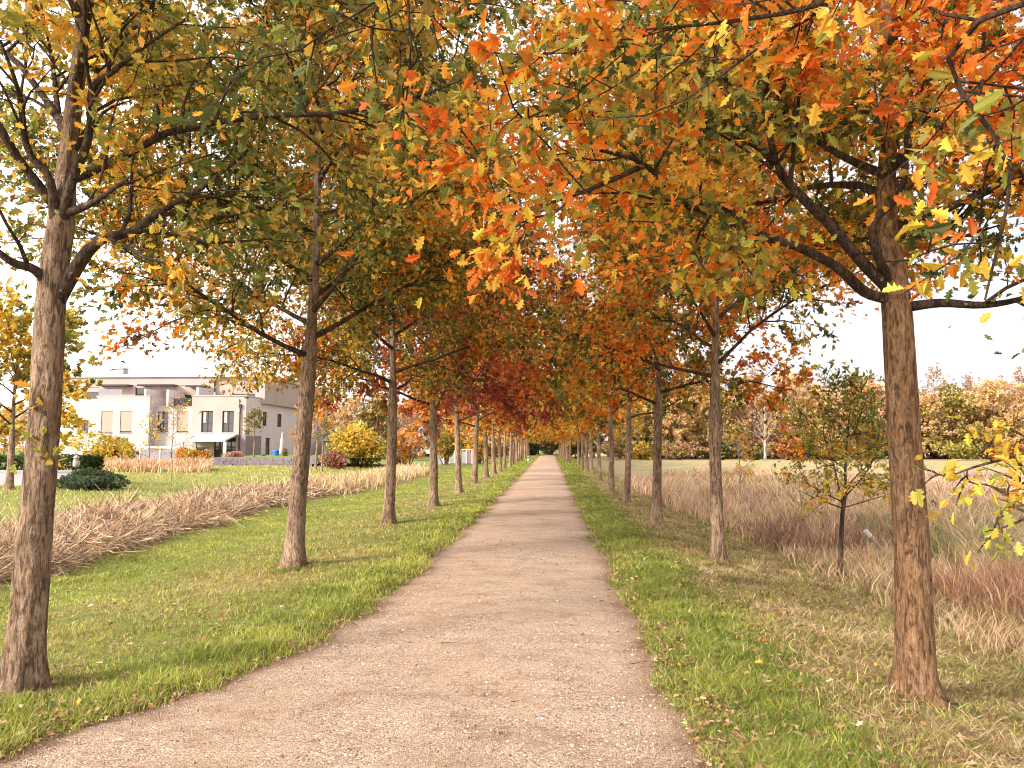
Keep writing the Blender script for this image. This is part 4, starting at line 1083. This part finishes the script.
sh('yellow_shrub', 'large golden shrub filling the gap left of the third trunk', 357, 60, 62, 424, [(GOLD, 3), (YELLOW, 2.4), (OLIVE, 1.4), (GREEN, .8)], .26, 610, 3600, lumps=10)
sh('yellow_shrub', 'golden brown shrub just right of the third trunk', 408, 64, 36, 428, [(GOLD, 2), (PINKB, 2), (ORANGE, 1)], .26, 611, 1800, lumps=8)
sh('yellow_shrub', 'green and gold shrub between the fourth and fifth left trunks', 447, 70, 34, 428, [(OLIVE, 2), (GREEN, 1.4), (GOLD, 2)], .28, 612, 1800, lumps=8)
sh('yellow_shrub', 'orange brown shrub behind the sixth left trunk', 480, 78, 36, 430, [(GOLD, 2), (OLIVE, 1.4), (BROWN, 1)], .28, 613, 1500, lumps=8)
sh('dark_shrub', 'dark green shrub left of the lane at its far end', 527, 122, 26, 440, [(DGREEN, 3), ((.03, .05, .02), 2)], .35, 614, 1800, lumps=9)
sh('dark_shrub', 'dark green shrub closing the far end of the lane', 549, 132, 30, 436, [(DGREEN, 3), (BROWN, 1)], .35, 615, 2200, lumps=9)
sh('dark_shrub', 'olive shrub right of the lane at its far end', 575, 126, 26, 438, [(OLIVE, 2), (DGREEN, 1)], .35, 616, 1500, lumps=9)

# ---------------------------------------------------------------- the wood beyond the field
woods = []
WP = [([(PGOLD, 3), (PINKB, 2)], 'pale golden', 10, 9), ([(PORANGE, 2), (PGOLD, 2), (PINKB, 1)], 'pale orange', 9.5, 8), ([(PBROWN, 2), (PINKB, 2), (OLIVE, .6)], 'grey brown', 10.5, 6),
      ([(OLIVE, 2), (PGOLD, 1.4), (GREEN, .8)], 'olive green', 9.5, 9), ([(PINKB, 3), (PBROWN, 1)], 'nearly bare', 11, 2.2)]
for k, (pal, nm, hh, lv) in enumerate(WP):
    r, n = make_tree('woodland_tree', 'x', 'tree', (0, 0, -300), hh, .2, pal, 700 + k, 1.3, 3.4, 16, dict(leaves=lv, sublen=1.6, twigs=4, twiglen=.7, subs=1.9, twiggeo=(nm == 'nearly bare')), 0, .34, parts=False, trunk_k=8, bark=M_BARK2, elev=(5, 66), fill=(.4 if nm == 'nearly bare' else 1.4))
    woods.append([r, nm, False])
rng = np.random.default_rng(909)
pos = []
for px in np.arange(632, 1040, 13.5): pos.append((px + rng.normal() * 3, 112 + rng.normal() * 2, 0))
for px in np.arange(620, 1060, 15.0): pos.append((px + rng.normal() * 4, 124 + rng.normal() * 3, 1))
for px in np.arange(300, 500, 17.0): pos.append((px + rng.normal() * 3, 116 + rng.normal() * 3, 2))
for px in (505, 520, 538, 552, 566, 580, 594, 608): pos.append((px, 140 + rng.normal() * 3, 3))
for px in (-60, -30, 5, 30): pos.append((px, 96 + rng.normal() * 3, 4))
where = {0: 'front edge of the wood across the field', 1: 'rear rank of the wood across the field', 2: 'trees far behind the left row', 3: 'trees closing the lane end', 4: 'trees behind the left house end'}
cnt = {}; tot = {}
for p in pos: tot[p[2]] = tot.get(p[2], 0) + 1
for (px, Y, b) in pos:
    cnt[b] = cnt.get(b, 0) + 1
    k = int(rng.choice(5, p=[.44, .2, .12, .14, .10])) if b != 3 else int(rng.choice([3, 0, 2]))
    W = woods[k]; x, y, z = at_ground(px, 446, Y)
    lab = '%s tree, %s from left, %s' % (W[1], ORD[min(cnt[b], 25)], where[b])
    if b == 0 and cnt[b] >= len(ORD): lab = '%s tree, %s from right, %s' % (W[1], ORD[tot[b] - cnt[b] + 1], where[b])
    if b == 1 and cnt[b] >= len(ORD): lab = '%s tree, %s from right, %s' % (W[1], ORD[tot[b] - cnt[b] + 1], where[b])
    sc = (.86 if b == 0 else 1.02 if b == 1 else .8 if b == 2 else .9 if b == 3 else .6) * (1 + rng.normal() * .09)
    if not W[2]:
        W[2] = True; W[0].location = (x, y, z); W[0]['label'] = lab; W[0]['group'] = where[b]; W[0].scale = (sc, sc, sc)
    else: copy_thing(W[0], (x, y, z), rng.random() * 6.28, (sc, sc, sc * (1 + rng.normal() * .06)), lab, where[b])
ukinds = []
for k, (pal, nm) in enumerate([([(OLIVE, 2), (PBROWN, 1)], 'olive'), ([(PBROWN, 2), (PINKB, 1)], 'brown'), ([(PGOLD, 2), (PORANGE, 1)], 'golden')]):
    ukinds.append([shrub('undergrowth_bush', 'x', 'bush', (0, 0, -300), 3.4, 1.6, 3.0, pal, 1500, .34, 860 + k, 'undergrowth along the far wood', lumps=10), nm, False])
upx = list(np.arange(626, 1050, 17.0)) + list(np.arange(305, 520, 24.0))
for k, px in enumerate(upx):
    U_ = ukinds[int(rng.integers(0, 3))]; x, y, z = at_ground(px + rng.normal() * 3, 446, 117 + rng.normal() * 2)
    right = px > 600; nth = (k + 1) if right else (k - 24)
    lab = '%s undergrowth bush, %s from %s, %s' % (U_[1], ORD[nth if nth < 14 else 26 - nth], 'left' if nth < 14 else 'right', 'under the wood across the field' if right else 'far behind the left trunks')
    sc = (1 + .2 * rng.random(), 1, .7 + .5 * rng.random())
    if not U_[2]: U_[2] = True; U_[0].location = (x, y, z); U_[0]['label'] = lab; U_[0].scale = sc
    else: copy_thing(U_[0], (x, y, z), rng.random() * .6 - .3, sc, lab, 'undergrowth along the far wood')
x, y, z = at_ground(765, 446, 106)
make_tree('birch_tree', 'bare white stemmed birch at the wood edge beyond the right field', 'tree', (x, y, z), 8.6, .2, [(PINKB, 1), (GOLD, 1)], 808, 2.0, 2.4, 12, dict(leaves=.35, sublen=1.5, twigs=4, twiglen=.6, subs=1.9), 0, .25, parts=False, bark=M_BARK3, trunk_k=8, elev=(45, 70))
for k, (px, w, top, pal, lab) in enumerate([(722, 28, 440, [(DGREEN, 2), (OLIVE, 1)], 'dark bush at the wood edge left of the white birch'), (755, 16, 448, [(DGREEN, 2), (GREEN, 1)], 'small dark green bush at the foot of the white birch'),
        (790, 26, 438, [(ORANGE, 1), (BROWN, 1)], 'orange bush at the wood edge right of the white birch'), (845, 40, 440, [(OLIVE, 1), (BROWN, 1)], 'olive bush at the wood edge behind the oak sapling'),
        (680, 40, 442, [(OLIVE, 1), (BROWN, 1), (PINKB, 1)], 'brown bush at the wood edge between the second and third right trunks'), (958, 42, 440, [(OLIVE, 2), (LIME, 1)], 'grey green bush at the wood edge right of the big trunk'),
        (1004, 40, 442, [(BROWN, 2), (ORANGE, 1)], 'rust brown bush at the wood edge near the right border'), (640, 30, 440, [(OLIVE, 2), (GOLD, 1)], 'olive bush beyond the field right of the fourth right trunk')]):
    sh('wood_edge_bush', lab, px, 104, w, top, pal, .4, 820 + k, 900)

# ---------------------------------------------------------------- grass, reeds, litter
rng = np.random.default_rng(2024)
G1 = (.35, .41, .07); G2 = (.16, .225, .035); G3 = (.50, .51, .12); DRY = (.46, .37, .17); DRY2 = (.36, .26, .13); TAN = (.74, .55, .35); PINKT = (.70, .47, .32); BRN = (.22, .12, .075)
def wmin(x, y, w): return np.maximum(w, np.hypot(x, y) * .00115)
def lawn(name, label, n, x0, x1, y0, y1, keep, hfun, pals, p=1.5, lean=.9, w=.006, segs=2, mat=M_BLADE):
    x, y = pick(rng, n, x0, x1, y0, y1, p)
    k = rng.random(n) < keep(x, y) * (1.0 + .75 * wob(x, y, .22, 11.) + .3 * wob(x, y, .7, 1.)); x, y = x[k], y[k]; n = len(x)
    h = hfun(x, y) * (.6 + .7 * rng.random(n)) * (1 + .55 * wob(x, y, .16, 3.) + .25 * wob(x, y, .45, 6.)).clip(.25)
    u = .5 + .38 * wob(x, y, 1.1, 2.2) + .30 * wob(x, y, .33, 8.) + .12 * rng.normal(size=n)
    u = np.clip(u, 0, .999)
    cols = pals(x, y, u, n)
    o = join(name, [blades(rng, x, y, H(x, y), h, wmin(x, y, w), cols, lean, segs)], mat)
    tag(o, label, 'grass', kind='stuff'); return o
def lerp(a, b, t): return np.array(a) * (1 - t[:, None]) + np.array(b) * t[:, None]
def pal_left(x, y, u, n):
    l = path_l(y) - x
    green = lerp(G2, G3, u); dry = palette(rng, n, [(DRY, 2), (DRY2, 1.2), (G3, 1)], .12)
    d = np.clip(ss(l, .5, 1.3) * (1 - ss(l, 2.9, 4.0)) * (.25 + 1.1 * u), 0, .85)
    pickd = rng.random(n) < np.maximum(d, .10)
    c = np.where(pickd[:, None], dry, green)
    return np.clip(c * (1 + .18 * rng.normal(size=(n, 1))), .01, .9)
def pal_right(x, y, u, n):
    r = x - path_r(y)
    green = lerp(G2, G1, u); dry = palette(rng, n, [(DRY, 2), (DRY2, 2), (TAN, 1), (G3, 1.0), (BRN, .5)], .15)
    d = np.clip(ss(r + .6 * (u - .5), .45, 1.35) * 1.0, .2, .88)
    c = np.where((rng.random(n) < d)[:, None], dry, green)
    return np.clip(c * (1 + .2 * rng.normal(size=(n, 1))), .01, .9)
heapx = lambda x, y: np.exp(-((x + 8.9 - .5 * np.sin(y * .21)) / 1.7) ** 4)
lawn('lawn_grass', 'short bright green mown grass of the lawn left of the path', 330000, -11, -1.2, 2.2, 60,
     lambda x, y: ((path_l(y) - x) > -.03) * (1 - .97 * heapx(x, y) * (y < 60)) * (np.abs((x) / y) < .85),
     lambda x, y: .045 + .045 * np.exp(-((path_l(y) - x - .25) / .45) ** 2) + .02 * (wob(x, y, .5, 4.) > .2), pal_left, 1.6, .9, .0045)
lawn('lawn_grass', 'rough grass strip between the reed heap and the gardens', 60000, -34, -10.3, 8, 66, lambda x, y: (np.abs(x / y) < .85) * 1., lambda x, y: .08 + y * .001,
     lambda x, y, u, n: palette(rng, n, [(G3, 3), (G1, 2), (DRY, 2.5), (DRY2, 1)], .15), 1.2, .7, .008)
lawn('verge_grass', 'green verge and dry sloping grass right of the path', 300000, .75, 5.6, 2.2, 50,
     lambda x, y: ((x - path_r(y)) > -.03) * (np.abs(x / y) < .85) * 1.,
     lambda x, y: .05 + .04 * np.exp(-((x - path_r(y) - .35) / .5) ** 2) + .05 * ss(x - path_r(y), 1.8, 4.2), pal_right, 1.6, 1.1, .0045)
lawn('verge_grass', 'grass tongues along both path edges in the distance', 26000, -5.5, 4.5, 45, 122, lambda x, y: (((path_l(y) - x) > 0) | ((x - path_r(y)) > 0)) * 1., lambda x, y: .10 + 0 * x,
     lambda x, y, u, n: palette(rng, n, [(G1, 2), (G2, 2), (G3, 1)], .15), 1.0, .7, .02, 1)

# tall dry growth of the right ditch
def reeds(name, label, n, x0, x1, y0, y1, keep, h0, pals, p=1.3, lean=.5, w=.007, segs=3, clump=0):
    if clump:
        cx, cy = pick(rng, clump, x0, x1, y0, y1, p); k = rng.integers(0, clump, n)
        x = cx[k] + rng.normal(size=n) * (.10 + .004 * cy[k]); y = cy[k] + rng.normal(size=n) * (.12 + .004 * cy[k]); hh = (.6 + .7 * rng.random(clump))[k]; ci = rng.random(clump)[k]
    else:
        x, y = pick(rng, n, x0, x1, y0, y1, p); hh = np.ones(n); ci = rng.random(n)
    kk = rng.random(n) < keep(x, y); x, y, hh, ci = x[kk], y[kk], hh[kk], ci[kk]; n = len(x)
    cols = pals(n, ci)
    o = join(name, [blades(rng, x, y, H(x, y), (h0(x, y) if callable(h0) else h0) * hh * (.5 + .7 * rng.random(n)), wmin(x, y, w), cols, lean, segs)], M_STRAW)
    tag(o, label, 'dry grass' if 'dry' in name else 'weeds', kind='stuff')
def pc(pal, mixr=.4):
    cs = np.array([q[0] for q in pal]); cum = np.cumsum([q[1] for q in pal]); cum = cum / cum[-1]
    def f(n, ci):
        u = np.where(rng.random(n) < mixr, rng.random(n), ci); i = np.minimum(np.searchsorted(cum, u), len(cs) - 1)
        return palette(rng, n, pal, .2, i)
    return f
edge_r = lambda x, y: ss(x - path_r(y) + .4 * wob(x, y, 1.3, 5.), 3.3, 4.4)
reeds('dry_grass', 'tall dry tan and pinkish grass filling the right ditch', 120000, 4.0, 13, 5, 48, lambda x, y: edge_r(x, y) * (x / y < .9), lambda x, y: .38 + .35 * ss(x, 5.5, 8.5) + .12 * wob(x, y, 2., 1.),
      pc([(TAN, 3), (PINKT, 2.4), (DRY, 2), (DRY2, 1), (BRN, .6)]), 1.3, .75, .006, 3, 2600)
reeds('dry_grass', 'pale dry reeds standing along the field beyond the ditch', 60000, 4.2, 34, 22, 42, lambda x, y: (x / y < .85) * 1., lambda x, y: .80 - .28 * ss(x / y, .15, .35) - .15 * ss(y, 30, 42),
      pc([(TAN, 2), (PINKT, 2.6), ((.34, .22, .19), 1.5), (DRY, 1)]), .9, .5, .012, 2, 1800)
reeds('green_weeds', 'grey green weeds among the dry grass at the right edge', 26000, 7.0, 12, 10.5, 19, lambda x, y: (x / y < .8) * 1., .62,
      pc([((.30, .33, .17), 3), ((.22, .28, .12), 2), (DRY, 2), (YELLOW, .3)]), 1.2, .7, .010, 3, 500)
reeds('dry_weeds', 'red brown dock stalks in the ditch by the right border', 15000, 5.6, 7.6, 8.0, 10.8, lambda x, y: (x / y < .8) * 1., .60,
      pc([((.46, .26, .155), 3), ((.32, .18, .11), 2), (PINKT, 2)]), 1.2, .45, .008, 3, 160)
reeds('dry_weeds', 'brown dock patch in the ditch between the second and first right trunks', 9000, 4.9, 7.5, 15, 19, lambda x, y: 1. + 0 * x, .60,
      pc([((.34, .21, .14), 3), ((.28, .17, .11), 2), (PINKT, 2), (TAN, 1)]), 1.2, .5, .012, 3, 120)
reeds('dark_weeds', 'dark purple brown strip of dead weeds at the field edge', 20000, 8, 40, 37, 46, lambda x, y: (x / y < .85) * 1., .42,
      pc([((.20, .12, .115), 3), ((.28, .18, .16), 2), (PINKT, .7)]), .5, .4, .03, 1, 900)
reeds('dry_grass', 'standing tan reeds in the left ditch beyond the cut heap', 18000, -11, -6.0, 27, 50, lambda x, y: np.exp(-((x + 8.9) / 1.2) ** 4), .55,
      pc([(TAN, 3), (DRY, 2), (PINKT, 1.5), (G3, .5)]), 1.0, .5, .012, 2, 800)
reeds('dry_grass', 'russet dry grasses in front of the patio screen', 20000, -28.5, -20.5, 43, 50, lambda x, y: (x / y < -.462) * 1., lambda x, y: .62 + .25 * wob(x, y, 2.5, 2.),
      pc([(PINKT, 2), ((.46, .25, .14), 2), (TAN, 1.5), (OLIVE, .8)]), .5, .5, .02, 2, 360)

# cut reeds lying in the left ditch
n = 170000
x, y = pick(rng, n, -11.2, -5.8, 4.5, 30, 1.4)
c = -8.9 + .5 * np.sin(y * .21)
x = c - .1 + (x + 8.5) * .46 + rng.normal(size=n) * .22 + .32 * wob(x * 0, y, .8, 3.)
k = (np.abs(x / y) < .95) & (rng.random(n) < 1.0 + .9 * wob(x, y, .45, 12.)); x, y = x[k], y[k]; n = len(x)
az = rng.random(n) * 6.28; az += .9 * rng.normal(size=n) + .6 * wob(x, y, .7, 2.)
L = .14 + .42 * rng.random(n)
el = rng.normal(size=n) * .42
d = np.stack([np.cos(az) * np.cos(el), np.sin(az) * np.cos(el), np.sin(el)], -1)
c0 = np.stack([x, y, H(x, y) + .02 + .14 * rng.random(n) ** 1.5 + .26 * np.clip(wob(x, y, .6, 7.), 0, 1)], -1)
sd = np.cross(d, rng.normal(size=(n, 3))); sd /= np.linalg.norm(sd, axis=1, keepdims=True)
bend = rng.normal(size=(n, 3)) * .10 * L[:, None] / .3; bend[:, 2] -= .05
w = (wmin(x, y, .004)*.48 * (.6 + .9 * rng.random(n)))[:, None] / 2
rows = []
for s in range(4):
    t = s / 3; q = c0 + d * (L * (t - .5))[:, None] + bend * (4 * (t - .5) ** 2)
    rows += [q - sd * w, q + sd * w]
V = np.stack(rows, 1); b = np.arange(n)[:, None] * 8
Q = np.concatenate([b + np.array([[2 * s, 2 * s + 1, 2 * s + 3, 2 * s + 2]]) for s in range(3)])
cols = palette(rng, n, [((.68, .51, .34), 3), ((.58, .41, .27), 3), ((.38, .24, .155), 2), ((.16, .10, .065), 2.6), ((.80, .67, .50), 1)], .2)
o = join('cut_reeds', [(V.reshape(-1, 3), Q, np.zeros((0, 3), int), np.repeat(cols[:, None], 8, 1).reshape(-1, 3))], M_STRAW)
tag(o, 'long heap of cut straw coloured reeds lying in the left ditch', 'straw', kind='stuff')

# fallen leaves
def litter(name, label, n, x0, x1, y0, y1, keep, size, pal, p=1.6):
    x, y = pick(rng, n, x0, x1, y0, y1, p); k = rng.random(n) < keep(x, y); x, y = x[k], y[k]; n = len(x)
    onp = ((path_l(y) - x) < 0) & ((x - path_r(y)) < 0)
    P = np.stack([x, y, H(x, y) + np.where(onp, .025, .015 + .03 * rng.random(n))], -1)
    a = rng.random(n) * 6.28; D = np.stack([np.cos(a), np.sin(a), .1 * rng.normal(size=n)], -1)
    Nn = rng.normal(size=(n, 3)) * .3; Nn[:, 2] = 1
    S = np.cross(D, Nn); S /= np.linalg.norm(S, axis=1, keepdims=True)
    cols = palette(rng, n, pal, .2); sz = (size * (.6 + .7 * rng.random(n)))[:, None]; cu = rng.normal(size=(n, 1)) * .3
    vs = [P + sz * (S * (sg * a_) + D * b_ + np.array([0, 0, 1]) * (np.abs(a_) * .5 + cu * b_ * b_).clip(-.02, .5)) for sg in (1, -1) for (a_, b_) in (LOBE_M if sg == 1 else LOBE_M[1:-1])]
    V = np.stack(vs, 1); nv = V.shape[1]; b = np.arange(n)[:, None] * nv; kk = len(LOBE_M)
    F = [b + np.array([list(range(kk))]), b + np.array([([0] + list(range(kk, nv)) + [kk - 1])[::-1]])]
    o = link(name, mesh_from(name, V.reshape(-1, 3), F, M_LITTER, np.repeat(cols[:, None], nv, 1).reshape(-1, 3))); tag(o, label, 'leaves', kind='stuff')
FALL = [((.42, .27, .16), 3), ((.32, .18, .10), 3), ((.55, .40, .27), 1.2), ((.20, .10, .06), 3), (GOLD, .25), (DORANGE, .2)]
litter('fallen_leaves', 'brown fallen oak leaves on the right verge and slope', 8000, .6, 6, 2.2, 30, lambda x, y: ((x - path_r(y)) > -.12) * (.25 + .6 * np.clip(.5 + wob(x, y, .8, 4.), 0, 1)), .05, FALL)
litter('fallen_leaves', 'pale fallen oak leaves scattered on the left lawn', 3000, -8, -1, 2.5, 30, lambda x, y: ((path_l(y) - x) > -.1) * (.35 + .6 * np.exp(-((x + 3.2) / 1.0) ** 2)), .048, FALL)
litter('fallen_leaves', 'small leaf scraps on the gravel of the path', 700, -3.2, .9, 2.2, 30, lambda x, y: ((path_l(y) - x) < 0) * ((x - path_r(y)) < 0) * (.25 + .75 * np.exp(-(np.minimum(np.abs(path_l(y) - x), np.abs(x - path_r(y))) / .25))), .045,
       [((.40, .26, .17), 2), ((.26, .15, .09), 2), ((.5, .36, .25), 1)])
# gravel stones
n = 46000
x, y = pick(rng, n, -4.2, 1.0, 2.0, 14, 1.9)
k = ((path_l(y) - x) < .05) & ((x - path_r(y)) < .05) & (rng.random(n) < .35 + .65 * (wob(x, y * .6, .9, 6.) > -.1)); x, y = x[k], y[k]; n = len(x)
s = (.0025 + .006 * rng.random(n) ** 5 + .0004 * y)[:, None]
O = np.array([(1, 0, 0), (0, 1, 0), (-1, 0, 0), (0, -1, 0), (0, 0, .7), (0, 0, -.7)], float)
V = np.stack([x, y, 0 * x + .014 + .02 * np.sin(np.clip((x - path_l(y)) / (path_r(y) - path_l(y)), 0, 1) * PI)], -1)[:, None] + s[:, None] * O[None] * (.6 + .7 * rng.random((n, 6, 3)))
T = np.array([(0, 1, 4), (1, 2, 4), (2, 3, 4), (3, 0, 4), (1, 0, 5), (2, 1, 5), (3, 2, 5), (0, 3, 5)])
F = (np.arange(n)[:, None, None] * 6 + T[None]).reshape(-1, 3)
cols = palette(rng, n, [((.50, .41, .33), 2.4), ((.42, .32, .25), 3), ((.72, .65, .58), 1.2), ((.18, .125, .09), 3)], .15)
o = link('gravel_stones', mesh_from('gravel_stones', V.reshape(-1, 3), [F], M_STONE, np.repeat(cols[:, None], 6, 1).reshape(-1, 3))); tag(o, 'loose small gravel stones on the near part of the path', 'gravel', kind='stuff')
# a few twigs lying on the path
for k, (px, py, ln, a) in enumerate([(455, 648, .24, .1), (640, 668, .20, .9), (515, 708, .05, .3)]):
    x, y, z = gp(px, py); q = MB(); P = walk(rng, (0, 0, .022), (math.cos(a), math.sin(a), 0), ln, 6, .15, 0); P[:, 2] = .03; P[:, :2] -= P[:, :2].mean(0)
    q.tube(P, np.linspace(.0035, .002, 7), 6, cap=True); o = q.build('fallen_twig', M_BARK2, None, True, (x, y, z + .01))
    tag(o, ['thin curved twig lying across the middle of the gravel path', 'slanting dark twig near the right edge of the gravel', 'tiny dark twig bit at the bottom centre of the path', 'pale twig lying farther up the gravel path'][k], 'twig')

def tufts(name, label, nt, x0, x1, y0, y1, keep, per, h, pal, p=1.6, lean=1.0, w=.0045, spread=.05):
    cx, cy = pick(rng, nt, x0, x1, y0, y1, p); k = rng.random(nt) < keep(cx, cy); cx, cy = cx[k], cy[k]; nt = len(cx)
    m = rng.integers(per // 2, per * 2, nt); k = np.repeat(np.arange(nt), m); n = len(k)
    x = cx[k] + rng.normal(size=n) * spread; y = cy[k] + rng.normal(size=n) * spread
    hh = (h * (.5 + .8 * rng.random(nt)))[k] * (.5 + .6 * rng.random(n))
    ti = rng.choice(len(pal), nt, p=np.array([q[1] for q in pal]) / sum(q[1] for q in pal))
    cols = palette(rng, n, pal, .22, np.where(rng.random(n) < .25, rng.integers(0, len(pal), n), ti[k]))
    ins = ((path_l(y) - x) > -.10) | ((x - path_r(y)) > -.10); x, y, hh, cols = x[ins], y[ins], hh[ins], cols[ins]
    o = join(name, [blades(rng, x, y, H(x, y), hh, wmin(x, y, w), cols, lean, 3)], M_BLADE); tag(o, label, 'grass', kind='stuff')
tufts('grass_tufts', 'longer grass tufts spilling over the left path edge', 3000, -4.6, -1.2, 2.4, 34, lambda x, y: np.exp(-((path_l(y) - x - .18) / .28) ** 2), 22, .085,
      [(G1, 2), (G2, 2), (G3, 2), (DRY, .8)])
tufts('grass_tufts', 'longer green tufts along the right path edge', 3400, .7, 2.6, 2.2, 34, lambda x, y: np.exp(-((x - path_r(y) - .35) / .5) ** 2), 22, .08,
      [(G1, 1.6), (G2, 3.6), (G3, 1.2), (DRY, 1)])
tufts('dry_grass', 'matted dry grass tussocks on the right slope', 2600, 1.6, 6.2, 2.4, 30, lambda x, y: ss(x - path_r(y), .7, 1.8) * (x / y < .9), 26, .13,
      [(DRY, 2), (DRY2, 2), (TAN, 2), (G3, .8), (BRN, .8), (G2, .7)], lean=1.6, spread=.07)
feet = [gp(23, 690), gp(917, 700), gp(293, 568), gp(719, 563), gp(388, 524), gp(657, 523)]
def near_foot(x, y):
    d = np.min([np.hypot(x - f[0], y - f[1]) for f in feet], axis=0); return np.exp(-((d - .22) / .12) ** 2)
for f in feet[:4]:
    tufts('grass_tufts', 'ragged grass and weeds round the foot of %s' % {0: 'the nearest left trunk', 1: 'the big right trunk', 2: 'the second left trunk', 3: 'the slim second right trunk'}[feet.index(f)],
          700, f[0] - .5, f[0] + .5, f[1] - .5, f[1] + .5, near_foot, 12, .065, [(G1, 2), (G2, 2), (DRY, 2), (BRN, 1)], p=1.0)
EDGE = [((.34, .20, .12), 3), ((.24, .13, .075), 3), ((.48, .32, .20), 2), ((.56, .26, .08), .8)]
litter('fallen_leaves', 'drift of brown leaves along the right edge of the path', 14000, .5, 1.9, 2.2, 32, lambda x, y: np.exp(-((x - path_r(y) - .12) / .17) ** 2) * (.35 + .65 * (wob(x, y, .6, 2.) > 0)), .042, EDGE)
litter('fallen_leaves', 'drift of brown leaves along the left edge of the path', 14000, -4.2, -1.2, 2.2, 32, lambda x, y: np.exp(-((path_l(y) - x - .06) / .15) ** 2) * (.3 + .7 * (wob(x, y, .6, 2.) > 0)), .042, EDGE)
